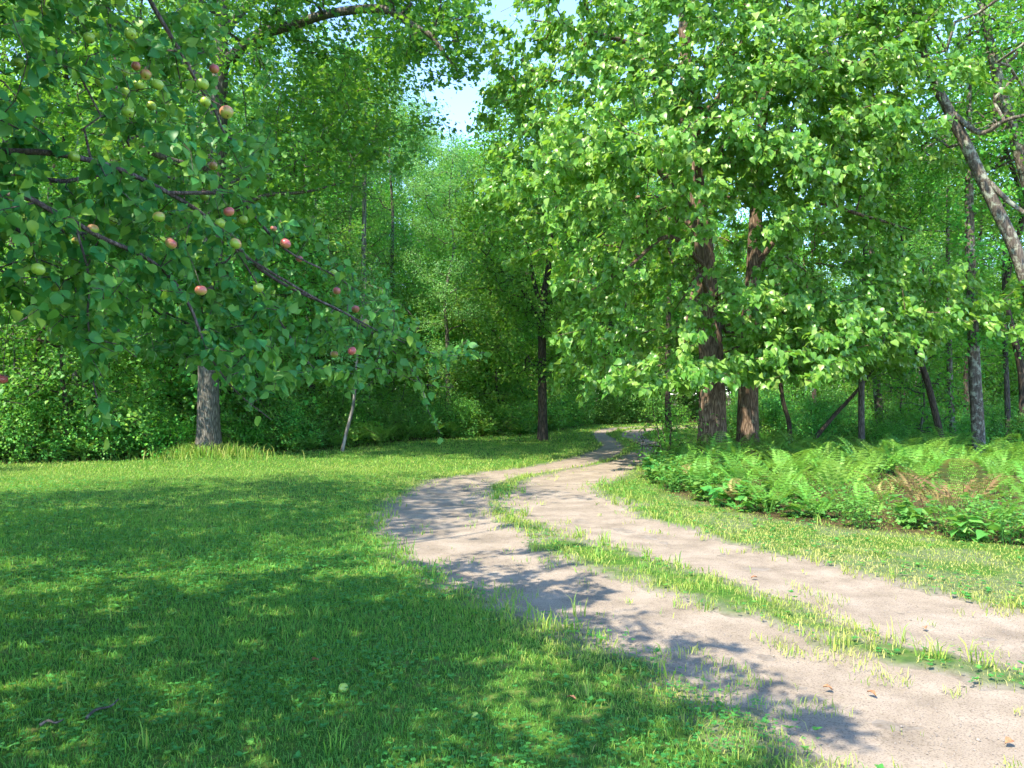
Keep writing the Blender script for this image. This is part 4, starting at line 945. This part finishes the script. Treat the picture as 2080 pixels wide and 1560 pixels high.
def whereabouts(x, y):
    px = 1040+F*x/y
    for lim, t in [(200, 'far left of the oak'), (400, 'just left of the oak'), (560, 'just right of the oak'), (690, 'left of the birch sapling'), (860, 'right of the birch sapling'), (1090, 'left of the lone maple'),
                   (1240, 'right of the lone maple'), (1400, 'left of the basswoods'), (1560, 'behind the basswoods'), (1700, 'right of the basswoods'), (1860, 'near the short grey stem'), (1960, 'left of the upright grey trunk')]:
        if px < lim: return t
    return 'at the right border'
# ---------------------------------------------------------------- the wood: prototypes, then copies
def set_all(o, fn):
    fn(o)
    for c in o.children: fn(c)

def forest():
    g = rng(909)
    LF, LP, LB = M['leaf_forest'], M['leaf_pale'], M['leaf_bush']
    GL = 'trees of the wood behind the left lawn'; GR = 'trees of the wood at the right'; GF = 'far trees closing the end of the drive'
    protos = {}
    # (seed, H, z0, radius, trunk_r, leaves, leaf size, template, leaf material, bark)
    spec = {
     'maple0': (11, 15.0, 1.2, 3.1, 0.17, 24000, 0.125, 'mid', LF, M['bark_grey'], prof_egg),
     'maple1': (12, 16.5, 2.2, 3.3, 0.19, 24000, 0.13, 'mid', LF, M['bark_dark'], prof_egg),
     'ash0': (13, 18.0, 3.5, 2.8, 0.16, 30000, 0.10, 'low', LP, M['bark_grey'], prof_egg),
     'ash1': (14, 17.0, 5.5, 2.9, 0.15, 26000, 0.11, 'low', LP, M['bark_lichen'], prof_round),
     'under0': (15, 7.5, 0.7, 2.3, 0.07, 10000, 0.11, 'mid', LB, M['bark_dark'], prof_egg),
     'under1': (16, 6.0, 0.5, 2.0, 0.05, 12000, 0.10, 'mid', LF, M['bark_dark'], prof_round),
     'sap0': (17, 4.0, 0.4, 1.2, 0.03, 3200, 0.09, 'mid', LF, M['bark_grey'], prof_egg),
     'pole0': (18, 15.0, 8.0, 2.4, 0.11, 6500, 0.13, 'low', LF, M['bark_dark'], prof_round),
    }
    for i, (k, (sd, H, z0, r, tr, nl, ls, tp, lm, bm, pf)) in enumerate(spec.items()):
        nm = 'forest_tree' if H > 8 else 'understorey_tree' if H > 5 else 'sapling'
        protos[k] = make_tree(nm, sd, H, z0, r, tr, nl, ls, tp, lm, bm, n_cl=int(18+r*22), per=6, prof=pf, cr=0.45+0.2*r, group=None, cat='tree' if H > 5 else 'sapling')
    used = set()
    def put(k, x, y, sc, rz, label, group=None, tilt=(0, 0), sz=None):
        p = protos[k]; loc = (x, y, gz(x, y)-0.03); scl = (sc, sc, sc*(sz or 1))
        if k not in used:
            used.add(k); p.location = loc; p.rotation_euler = (tilt[0], tilt[1], rz); p.scale = scl; p['label'] = label
            if group: p['group'] = group
            return p
        return copy_tree(p, loc, rz, scl, label, group, tilt)
    # --- the far-end limit: keep the gap of sky the photograph shows
    def cap_h(x, y):
        px = 1040+F*x/y
        gap = np.interp(px, [790, 850, 905, 960, 1005, 1050, 1100], [-400, 150, 235, 310, 225, 0, -400])
        return EYE+(800-gap)/F*y
    Hs = {k: v[1] for k, v in spec.items()}
    placed = [(-6.0, 24.0), (-7.56, 19.9), (1.04, 27.2), (4.6, 18.6), (5.65, 19.2)]
    def free(x, y, dmin): return all((x-a)**2+(y-b)**2 > dmin*dmin for a, b in placed)
    # first rows along the edge of the left wood
    lab = {'L': 'leafy forest tree in the wall of woodland behind the left lawn', 'F': 'forest tree closing the view where the drive bends away', 'R': 'forest tree standing in the sunlit wood at the right'}
    def zone(x, y):
        if x < 1.0: return 'L'
        if x > 0.17*y+3: return 'R'
        return 'F'
    G_ = {'L': GL, 'R': GR, 'F': GF}
    n_tree = 0
    cand = []
    for _ in range(9000):
        y = g.uniform(17.5, 95); x = g.uniform(-1, 1)*(0.66*y+5)
        cand.append((x, y))
    cand = np.array(cand); wd_ = wild(cand[:, 0], cand[:, 1]); ed = polydist(cand[:, 0], cand[:, 1], OPEN[1:-2])
    order = np.argsort(cand[:, 1])
    cand = cand[wd_ > 0.95][:]; ed = ed[wd_ > 0.95]
    for (x, y), e in zip(cand, ed):
        px = 1040+F*x/y
        if n_tree >= 160: break
        if e < 0.9 or (-9 < x < 1.5 and y < 40 and e < 1.8): continue
        # the bright clearing right of the basswoods, and the room those need
        if math.hypot(x-4.9, y-18.5) < 5.2: continue
        if 1530 < px < 1740 and 20 < y < 36: continue
        if x > 0 and y < 23 and px < 2000: continue
        if not free(x, y, 3.1+0.012*y): continue
        H = cap_h(x, y); z = zone(x, y)
        if e < 2.5 and z != 'R': k = g.choice(['maple0', 'maple1', 'ash0', 'maple0'])
        else: k = g.choice(['maple0', 'maple1', 'ash0', 'ash1', 'pole0', 'ash1'])
        if z == 'R': k = g.choice(['ash1', 'pole0', 'maple1', 'pole0', 'ash0'])
        want = g.uniform(15, 21) if y < 40 else g.uniform(17, 24)
        if z == 'R': want = g.uniform(12, 17)
        if z != 'R' and 480 < px < 1330: want = min(want, 8.5+2.2*e); k = g.choice(['ash0', 'maple0', 'ash0', 'maple1'])
        sc = min(want, H-0.5)/Hs[k]
        if sc < 0.4: k = 'under0'; sc = min(1.3, (H-0.5)/Hs[k])
        placed.append((x, y)); n_tree += 1
        kd = {'m': 'broad leafy', 'a': 'slender pale-leaved', 'p': 'bare-stemmed', 'u': 'low dense'}[k[0]]
        dp = 'at the near edge of' if e < 3 else 'in the second rows of' if e < 9 else 'deep in'
        put(k, x, y, max(0.4, min(sc, 1.15)), g.random()*6.28, '%s tree %s %s' % (kd, dp.replace('in the second rows of', 'just inside'), {'L': 'the left wood', 'R': 'the right wood', 'F': 'the far wood'}[z]+', '+whereabouts(x, y).replace('the birch sapling', 'the birch').replace('the upright grey trunk', 'the grey trunk')), G_[z], sz=max(1, sc/1.15))
    # understorey against the edges
    n_u = 0
    for _ in range(6000):
        y = g.uniform(16.5, 60); x = g.uniform(-1, 1)*(0.66*y+4)
        w1 = wild(np.array([x]), np.array([y]))[0]
        if w1 < 0.98: continue
        e = polydist(np.array([x]), np.array([y]), OPEN[1:-2])[0]; px = 1040+F*x/y
        if e > 7 and y < 40 or e < 1.3: continue
        if e > 2.5 and g.random() < 0.4: continue
        if math.hypot(x-4.9, y-18.5) < 4.2 or (1520 < px < 1740 and 18 < y < 36): continue
        if x > 0 and (y < 20.5 or x < 6.5 and y < 24): continue
        if not free(x, y, 1.7): continue
        if n_u >= 105: break
        placed.append((x, y)); n_u += 1; z = zone(x, y)
        k = g.choice(['under0', 'under1', 'under0', 'sap0', 'sap0'] if z != 'R' else ['under1', 'sap0', 'sap0'])
        put(k, x, y, g.uniform(0.75, 1.25), g.random()*6.28, {'L': 'low understorey tree of the wood edge, ', 'R': 'green sapling in the right-hand wood, ', 'F': 'bushy understorey tree beyond the bend, '}[z]+whereabouts(x, y),
            {'L': 'understorey trees of the left wood', 'R': 'saplings in the right wood', 'F': 'understorey trees beyond the bend'}[z])
    # low growth further in, closing the view between the trunks
    n_f = 0
    for _ in range(6000):
        y = g.uniform(36, 75); x = g.uniform(-1, 1)*(0.66*y+4)
        if x > 0 and g.random() < 0.0: continue
        if wild(np.array([x]), np.array([y]))[0] < 0.98 or not free(x, y, 2.0) or polydist(np.array([x]), np.array([y]), OPEN[1:-2])[0] < 2: continue
        if n_f >= 110: break
        placed.append((x, y)); n_f += 1
        put(g.choice(['under0', 'under1']), x, y, g.uniform(0.8, 1.4), g.random()*6.28, 'understorey tree deep in the wood, '+whereabouts(x, y), 'understorey trees deep in the wood')
    # trees just out of the picture whose shade falls across the lawn
    make_tree('broad_tree', 19, 12.0, 3.2, 3.7, 0.2, 19000, 0.14, 'low', LF, M['bark_grey'], n_cl=150, per=6, prof=prof_egg, cr=1.2, loc=(-8.5, 6.5, gz(-8.5, 6.5)), label='broad-crowned tree left of the apple tree, shading the lawn')
    for (x, y, k, sc, l) in [(-14.8, 11.9, 'maple1', 0.50, 'maple at the left border shading the foot of the wood'),
                             (-8.4, 1.0, 'under0', 0.9, 'low bushy tree at the left behind the apple tree'),
                             (-11, 17.4+2.2, 'under0', 1.0, 'bushy dark tree at the left end of the wood edge')]:
        placed.append((x, y)); put(k, x, y, sc, 1.0+x, l)
    return protos, put, placed
_pr, _put, _placed = forest()

# ---------------------------------------------------------------- single stems the photograph shows
def stem_tree(seed, name, px, rad, label, bark, cat='tree', crown=None, leafm='leaf_forest', n_leaf=2500, leaf=0.10, cr=1.6, zr=(0.5, 1)):
    """slender tree whose stem follows the given points; crown of twigs about its upper part"""
    g = rng(seed); s = Skel()
    pts = np.array([P(*q) for q in px]); pts[0][2] = gz(pts[0][0], pts[0][1])-0.05
    tk = s.line(pts, rad, n=5)
    if crown:
        n, (z0, z1), r = crown; c = np.array(s.p)
        T = []
        while len(T) < n:
            z = g.uniform(z0, z1); j = int(np.argmin(abs(c[:, 2]-z))); a = g.random()*6.28; q = r*math.sqrt(g.random())
            T.append((c[j][0]+q*math.cos(a), c[j][1]+q*math.sin(a), z+g.normal(0, .1)))
        s.grow(np.array(T), g, step=0.3, bow=0.1, wig=0.2, r_tip=0.005, up=0.3)
    s.finish()
    base = s.P[0]; o = root(name, tuple(base), label, cat)
    tr, lb, tw = wood(s, sides=(3, 4, 7, 9)); V, Q = tr; mk('trunk', V-base, Q, bark, o, smooth=True)
    if lb+tw:
        V, Q = mq(lb+tw); mk('branches', V-base, Q, bark, o, smooth=True)
    if crown:
        LV, LT, LA = twig_leaves(s, g, n_leaf, 'mid', leaf, jit=0.12, wood_min=0.02); mk('crown', LV-base, LT, M[leafm], o, {'v': LA})
    return o
stem_tree(31, 'birch_sapling', [(694, 918, 22.3), (703, 880, 22.3), (716, 830, 22.3), (722, 780, 22.3), (728, 700, 22.3), (745, 560, 22.5)], [0.055, 0.05, 0.045, 0.04, 0.03, 0.01], 'thin pale birch sapling leaning right at the foot of the left wood', M['bark_birch'], crown=(60, (2.6, 5), 1.0), n_leaf=1500, leafm='leaf_pale')
stem_tree(32, 'birch_tree', [(738, 780, 33), (738, 600, 33), (740, 420, 33), (741, 320, 33), (741, 255, 33), (744, 120, 33)], [0.10, 0.10, 0.09, 0.085, 0.08, 0.04], 'white-barked birch trunk showing high up among the leaves of the left wood', M['bark_birch'], crown=(120, (11, 16), 2.2), n_leaf=4000, leafm='leaf_pale')
stem_tree(33, 'birch_tree', [(520*0+712, 790, 35), (708, 600, 35), (712, 430, 35), (722, 330, 35), (715, 280, 35)], [0.06, 0.06, 0.05, 0.035, 0.02], 'forked thin white birch left of the brighter white trunk', M['bark_birch'])
stem_tree(34, 'forest_tree', [(1356, 868, 34), (1356, 800, 34), (1357, 700, 34), (1360, 500, 34), (1362, 300, 34)], [0.12, 0.115, 0.11, 0.09, 0.04], 'slim dark trunk beyond the bend, just left of the basswood pair', M['bark_dark'], crown=(110, (3.5, 13), 2.2), n_leaf=5000)
stem_tree(35, 'forest_tree', [(1607, 915, 22), (1603, 860, 22), (1590, 810, 22), (1585, 740, 22), (1590, 600, 22), (1600, 480, 22)], [0.07, 0.065, 0.06, 0.055, 0.045, 0.02], 'thin curved dark stem right of the basswood pair', M['bark_dark'], crown=(60, (3.0, 6.5), 1.5), n_leaf=2400)
stem_tree(36, 'leaning_sapling', [(1628, 925, 21.5), (1660, 885, 21.5), (1700, 838, 21.5), (1722, 815, 21.5), (1760, 770, 21.5), (1800, 700, 21.5)], [0.065, 0.06, 0.055, 0.05, 0.04, 0.02], 'dark sapling leaning steeply right, its stem crossing the bright clearing', M['bark_dark'], crown=(50, (2.2, 4), 1.3), n_leaf=1700)
stem_tree(37, 'forest_tree', [(1751, 935, 21), (1750, 870, 21), (1750, 800, 21), (1753, 700, 21), (1757, 560, 21), (1760, 400, 21)], [0.09, 0.085, 0.08, 0.075, 0.07, 0.04], 'short straight grey stem right of the leaning sapling', M['bark_grey'], crown=(80, (3.2, 8.5), 1.8), n_leaf=3500)
stem_tree(38, 'forest_tree', [(1788, 905, 25), (1786, 850, 25), (1782, 790, 25), (1776, 700, 25), (1770, 560, 25), (1775, 380, 25)], [0.13, 0.125, 0.12, 0.11, 0.10, 0.05], 'pale sunlit trunk just behind the short grey stem', M['bark_lichen'], crown=(80, (3.5, 9), 2.0), n_leaf=3500)
stem_tree(39, 'forest_tree', [(1990, 935, 19.5), (1986, 860, 19.5), (1980, 760, 19.5), (1976, 650, 19.5), (1970, 480, 19.5), (1968, 300, 19.5), (1970, 60, 19.5)], [0.16, 0.15, 0.14, 0.125, 0.11, 0.08, 0.03], 'upright grey trunk with a dark flank near the right border', M['bark_lichen'], crown=(130, (2.8, 11), 2.2), n_leaf=5500)
stem_tree(40, 'forest_tree', [(1922, 930, 20), (1905, 860, 20), (1885, 780, 20), (1860, 700, 20), (1840, 600, 20), (1830, 430, 20)], [0.09, 0.085, 0.08, 0.07, 0.06, 0.03], 'dark stem leaning left beside the upright grey trunk', M['bark_dark'], crown=(90, (2.8, 8), 1.8), n_leaf=3800)
stem_tree(41, 'forest_tree', [(1938, 905, 24), (1934, 850, 24), (1930, 780, 24), (1926, 600, 24), (1925, 380, 24)], [0.10, 0.09, 0.085, 0.07, 0.04], 'thin lichen-grey trunk between leaning dark stem and upright trunk', M['bark_lichen'], crown=(80, (3.2, 9), 1.8), n_leaf=3300)
stem_tree(42, 'forest_tree', [(1655, 870, 30), (1654, 800, 30), (1652, 700, 30), (1650, 480, 30)], [0.09, 0.085, 0.08, 0.05], 'thin dark trunk behind the bright clearing', M['bark_dark'], crown=(80, (3.5, 9), 1.8), n_leaf=3000)
stem_tree(43, 'forest_tree', [(2052, 925, 22), (2048, 860, 22), (2045, 780, 22), (2040, 640, 22), (2040, 400, 22)], [0.08, 0.075, 0.07, 0.06, 0.03], 'slim stem at the right border behind the ferns', M['bark_grey'], crown=(110, (2.6, 9), 2.0), n_leaf=4600)

# ---------------------------------------------------------------- ferns and herbs
def frond(g, L, rise, bend, az, v0, npin=11):
    """one bracken frond: stalk, then a triangular blade of paired pinnae"""
    t = np.linspace(0, 1, 22); out = L*(t*0.75)*(0.35+0.65*t)*bend; z = L*rise*np.sin(np.minimum(t*1.25, 1.35)*math.pi/2.35)
    C = np.stack([out*math.cos(az), out*math.sin(az), z], -1)
    T_ = unit(np.gradient(C, axis=0)); side = np.array([-math.sin(az), math.cos(az), 0]); parts = []
    st = tube(C, np.linspace(0.005, 0.0012, 22), 3)
    pos = []; d = []; nn = []; sz = []
    for j in range(npin):
        u = 0.38+0.60*j/(npin-1); k = u*21; a = int(k); c = C[a]*(1-(k-a))+C[min(a+1, 21)]*(k-a); td = T_[a]
        pl = L*0.25*(1-((u-0.38)/0.64))**0.8*(0.75+0.25*min(1, j/2))+0.008; up = np.cross(side, td); up = up*np.sign(up[2]+1e-6)
        for sgn in (-1, 1):
            pd = unit(side*sgn+td*0.45-np.array([0, 0, 0.15])); m = max(3, int(pl/0.017))
            for q in range(m):
                w = (q+0.6)/m; pp = c+pd*pl*w-np.array([0, 0, 0.25*pl*w*w]); s_ = L*(0.026*(1-w)**0.5*(0.5+0.5*pl/(0.25*L))+0.003)
                perp = unit(np.cross(up, pd))
                for s2 in (-1, 1):
                    pos.append(pp); d.append(perp*s2+pd*0.55); nn.append(up+g.normal(0, 0.08, 3)); sz.append(s_)
            pos.append(c+pd*pl*0.5); d.append(pd); nn.append(up); sz.append(pl*0.5)
    n = len(pos); v = np.clip(v0+g.normal(0, 0.12, n), 0, 1)
    return st, place('pinnule', np.array(pos), np.array(d), np.array(nn), np.array(sz)*np.where(np.arange(n) >= 0, 1, 1), v)
def fern_proto(seed, nf, L, dryp=False):
    g = rng(seed); o = root('bracken_fern', (0, 0, 0), '', 'fern')
    for i in range(nf):
        st, (V, T, A) = frond(g, L*g.uniform(0.75, 1.15), g.uniform(0.4, 0.85), g.uniform(0.75, 1.35), i*2*math.pi/nf+g.normal(0, 0.4), g.uniform(0.2, 0.75))
        Vs, Q = st; Q3 = np.vstack([Q[:, [0, 1, 2]], Q[:, [0, 2, 3]]])
        mk('frond', np.vstack([Vs, V]), np.vstack([Q3, T+len(Vs)]), M['leaf_fern_dry' if dryp else 'leaf_fern'], o, {'v': np.r_[np.full(len(Vs), 0.4), A]})
    return o
def herb_proto(seed, name, nst, H, leaf, nl, mat, tpl='heart', cat='plant'):
    g = rng(seed); o = root(name, (0, 0, 0), '', cat); parts = []; st = []
    for i in range(nst):
        a = g.random()*6.28; r = g.uniform(0, 0.16); h = H*g.uniform(0.6, 1.1); ln = g.uniform(0.1, 0.5)*h
        b = np.array([r*math.cos(a), r*math.sin(a), 0]); t = np.array([(r+ln)*math.cos(a), (r+ln)*math.sin(a), h]); m = (b+t)/2+np.array([0, 0, h*0.12])
        C = catmull([b, m, t], 4); st.append(tube(C, np.linspace(0.004, 0.0015, len(C)), 3))
        u = g.random(nl)**0.6; k = (u*(len(C)-1)).astype(int); pos = C[k]
        az = g.random(nl)*6.28; d = np.stack([np.cos(az), np.sin(az), g.uniform(-0.25, 0.5, nl)], -1)
        parts.append(place(tpl, pos+d*0.02, d, np.array([0, 0, 1.0])+g.normal(0, 0.3, (nl, 3)), leaf*g.uniform(0.55, 1.15, nl), np.clip(g.normal(0.45, 0.22, nl), 0, 1)))
    V, T, A = merge(parts); mk('leaves', V, T, mat, o, {'v': A})
    V, Q = mq(st); mk('stems', V, Q, mat, o, {'v': np.full(len(V), 0.3)})
    return o
def bush_proto(seed, H, r, nl, leaf, mat):
    return make_tree('bush', seed, H, 0.05, r, 0.02, nl, leaf, 'mid', mat, M['bark_dark'], n_cl=26, per=6, prof=prof_round, cr=0.55*r+0.1, multi=4, flat=0.7, cat='bush')

def undergrowth():
    g = rng(1001)
    ferns = [fern_proto(61, 8, 1.0), fern_proto(62, 7, 0.9), fern_proto(63, 6, 1.15)]
    fdry = [fern_proto(64, 5, 0.95, True), fern_proto(65, 4, 0.7, True)]
    herbs = [herb_proto(71, 'broadleaf_herb', 9, 0.34, 0.15, 6, M['leaf_herb']), herb_proto(72, 'broadleaf_herb', 8, 0.25, 0.13, 5, M['leaf_herb']), herb_proto(73, 'leafy_weed', 12, 0.5, 0.075, 14, M['leaf_herb'], 'mid')]
    bushes = [bush_proto(81, 1.9, 1.1, 3800, 0.085, M['leaf_bush']), bush_proto(82, 1.3, 0.9, 2600, 0.08, M['leaf_forest'])]
    first = set()
    def put(p, x, y, sc, lab, grp, tilt=(0, 0)):
        if p.name not in first:
            first.add(p.name); p.location = (x, y, gz(x, y)-0.02); p.scale = (sc,)*3; p.rotation_euler = (tilt[0], tilt[1], g.random()*6.28); p['label'] = lab; p['group'] = grp; return p
        return copy_tree(p, (x, y, gz(x, y)-0.02), g.random()*6.28, sc, lab, grp, tilt)
    LF_ = 'green bracken fern in the undergrowth right of the drive'; GF_ = 'bracken ferns right of the drive'
    pl = []
    def free(x, y, r): return all((x-a)**2+(y-b)**2 > r*r for a, b in pl)
    # dying, brown ferns
    dl = ['orange-brown dying fern with one tall tip, near the right border', 'dry straw-coloured fern in the middle of the right-hand bracken', 'small rusty fern low at the front of the bracken', 'yellowing fern left of the tall orange-brown one', 'brown withered fern at the front edge below the basswood pair', 'tall ochre fern behind the dry straw-coloured one']
    for i, (px, py) in enumerate([(1960, 1062), (1800, 1035), (1500, 1035), (1880, 1052), (1380, 990), (1850, 1018)]):
        q = G(px, py); pl.append(tuple(q)); put(fdry[i % 2], q[0], q[1], [1.25, 1.05, 0.6, 1.1, 0.55, 1.1][i], dl[i], 'dying ferns among the bracken')
    n = 0
    for _ in range(20000):
        y = g.uniform(7.5, 19.5); x = g.uniform(2, 15)
        if wild(np.array([x]), np.array([y]))[0] < 0.9 or not free(x, y, 0.40+0.018*y) or x > 0.66*y+1.5: continue
        px = 1040+F*x/y
        e = polydist(np.array([x]), np.array([y]), OPEN[1:-2])[0]
        if e < 0.25 or any((x-a)**2+(y-b)**2 < 0.5 or abs(x/y-a/b) < 0.035 and b-1.2 < y < b for a, b in pl[:6]): continue
        if n >= 125: break
        n += 1; pl.append((x, y)); put(ferns[g.integers(3)], x, y, g.uniform(0.62, 0.98)*(0.8 if e < 1 else 1), 'green bracken fern %s of the patch, ' % ('at the front edge' if e < 1 else 'in the middle' if e < 3 else 'at the back')+whereabouts(x, y), GF_)
    n = 0
    for _ in range(20000):
        y = g.uniform(7.3, 18); x = g.uniform(2, 12)
        e = polydist(np.array([x]), np.array([y]), OPEN[1:-2])[0]
        if wild(np.array([x]), np.array([y]))[0] < 0.6 or e > 1.1 or not free(x, y, 0.27) or x > 0.66*y+1: continue
        if n >= 55: break
        n += 1; pl.append((x, y)); k = 2 if x > 5.0 and g.random() < 0.7 else g.integers(3)
        put(herbs[k], x, y, g.uniform(0.7, 1.15), ('pale leafy weed at the front of the bracken, ' if k == 2 else 'broad-leaved herb at the front of the bracken, ')+whereabouts(x, y), 'herbs along the front of the bracken')
    q = G(1985, 1098); h = herb_proto(77, 'broadleaf_herb', 5, 0.26, 0.17, 6, M['leaf_herb']); h.location = (q[0], q[1], gz(*q)); h['label'] = 'whitish-green large-leaved plant at the front of the weeds, far right'
    # a loose shrub at the left foot of the basswoods
    q = (3.35, 17.1); b = bush_proto(83, 1.5, 0.75, 900, 0.07, M['leaf_forest']); b.location = (q[0], q[1], gz(*q)); b['label'] = 'loose twiggy shrub at the left foot of the basswood pair'
    # left wood edge: bushes, ferns, herbs
    n = 0
    for _ in range(9000):
        y = g.uniform(16.5, 44); x = g.uniform(-1, 0.6)*(0.66*y+2)
        if wild(np.array([x]), np.array([y]))[0] < 0.97: continue
        e = polydist(np.array([x]), np.array([y]), OPEN[1:-2])[0]
        if e > 3.0 or e < 0.5 or not free(x, y, 0.9) or (x > 2.5 and y < 34): continue
        if n >= 95: break
        n += 1; pl.append((x, y)); put(bushes[g.integers(2)], x, y, g.uniform(0.6, 1.15), 'leafy bush in the thicket %s, ' % ('at the lawn edge' if e < 1.4 else 'set back from the lawn')+whereabouts(x, y), 'bushes along the wood edge')
    n = 0
    for _ in range(9000):
        y = g.uniform(17.5, 34); x = g.uniform(0.25, 0.72)*y+1
        if wild(np.array([x]), np.array([y]))[0] < 0.97 or not free(x, y, 1.0) or math.hypot(x-5.1, y-18.8) < 1.6: continue
        px = 1040+F*x/y
        if 1545 < px < 1720 and y < 27 and g.random() < 0.6: continue
        if n >= 70: break
        n += 1; pl.append((x, y)); put(bushes[g.integers(2)], x, y, g.uniform(0.4, 0.85)*(1 if y > 22 else 0.7), 'small leafy bush behind the ferns, '+whereabouts(x, y), 'bushes in the right-hand wood')
    n = 0
    for _ in range(9000):
        y = g.uniform(17, 36); x = g.uniform(-0.62, 0.12)*y
        w_ = wild(np.array([x]), np.array([y]))[0]
        e = polydist(np.array([x]), np.array([y]), OPEN[1:-2])[0]
        if w_ < 0.5 or e > 1.0 or not free(x, y, 0.45): continue
        if n >= 70: break
        n += 1; pl.append((x, y)); k = g.random()
        if k < 0.35 or -5.2 < x < -2.5: put(ferns[g.integers(3)], x, y, g.uniform(0.6, 0.9), 'fern at the foot of the left wood, '+whereabouts(x, y), 'ferns along the left wood edge')
        else: put(herbs[g.integers(3)], x, y, g.uniform(0.9, 1.5), 'broad-leaved plant at the foot of the left wood, '+whereabouts(x, y), 'herbs along the left wood edge')
    for i, (px, py, sc) in enumerate([(742, 905, 1.05), (775, 908, 0.95)]):
        q = G(px, py); put(ferns[i], q[0], q[1], sc, ['bright sunlit fern beside the thin pale birch sapling, left of two', 'bright sunlit fern beside the thin pale birch sapling, right of two'][i], 'ferns along the left wood edge')
    # low leaf cover over the wood floor
    parts = []
    for (y0, y1, dn, sz, hh) in [(7, 14, 260, 0.06, 0.22), (14, 24, 150, 0.075, 0.38), (24, 42, 60, 0.11, 0.45), (42, 80, 16, 0.18, 0.6)]:
        x, y = scatter(g, y0, y1, dn); k = g.random(len(x)) < sstep(0.4, 1, wild(x, y))*sstep(0.2, 0.5, fbm(x, y, 2.0, 77)); x, y = x[k], y[k]; n = len(x)
        z = height(x, y)+g.random(n)**1.3*hh*(0.4+fbm(x, y, 1.2, 78)); a = g.random(n)*6.28
        parts.append(place('low', np.stack([x, y, z], -1), np.stack([np.cos(a), np.sin(a), g.normal(0.1, 0.3, n)], -1), np.array([0, 0, 1.0])+g.normal(0, 0.35, (n, 3)), sz*g.uniform(0.5, 1.2, n), np.clip(g.normal(0.45, 0.25, n), 0, 1)))
    V, T, A = merge(parts); tag(mk('undergrowth', V, T, M['leaf_herb'], None, {'v': A}), 'low leafy growth covering the wood floor', None, kind='stuff')
undergrowth()


def litter():
    """a few dry leaves on the wheel tracks and sticks in the lawn"""
    g = rng(1201)
    m = plain_mat('dry_leaf', (0.22, 0.10, 0.05), (0.38, 0.20, 0.10), 40)
    for px, py, lab in [(1681, 1394, 'rust-brown dry leaf on the near wheel track, left of two'), (1770, 1405, 'brown dry leaf on the near wheel track, right of two'), (2048, 1503, 'small dry leaf close to the lower right corner'),
                        (1532, 1172, 'dry leaf at the edge of the grassy strip between the wheel tracks'), (1880, 1275, 'reddish dry leaf on the far wheel track near the right border'), (1180, 1090, 'tiny brown leaf on the far wheel track near the strip of grass'),
                        (640, 1354, 'orange dry leaf lying in the shaded lawn'), (1160, 1432, 'curled brown leaf in the lawn near the drive')]:
        x, y = G(px, py); n = 7; t = np.linspace(0, 1, n); wd = 0.018*np.sin(math.pi*t**0.8)+0.0005
        V = []; 
        for i in range(n):
            for k in (-1, 0, 1): V.append((k*wd[i], 0.055*t[i]-0.027, 0.010*abs(k)*(1 if i % 2 else 0.7)+0.012*math.sin(t[i]*3)))
        Q = [(i*3+j, i*3+j+1, i*3+j+4, i*3+j+3) for i in range(n-1) for j in range(2)]
        o = mk('fallen_leaf', V, Q, m, None, smooth=True); o.location = (x, y, gz(x, y)+(0.03 if px < 1200 and py > 1300 else -0.008)); o.rotation_euler = (g.normal(0, .25), g.normal(0, .25), g.random()*6.28)
        tag(o, lab, 'leaf', 'dry leaves on the ground')
    for (px, py, L, a, lab) in [(105, 1483, 0.10, 0.4, 'short grey stick lying in the lawn at the lower left'), (210, 1455, 0.22, 1.3, 'crooked grey twig in the lawn at the lower left, longer than the other')]:
        x, y = G(px, py); z = gz(x, y)+0.045
        C = catmull([(-L/2, 0, 0), (-L/6, 0.012, 0.012), (L/6, -0.008, 0.004), (L/2, 0.01, 0.01)], 4)
        o = mk('fallen_stick', *tube(C, np.linspace(0.008, 0.004, len(C)), 6), M['bark_grey'], None, smooth=True)
        o.location = (x, y, z); o.rotation_euler = (0, 0, a); tag(o, lab, 'stick')
litter()
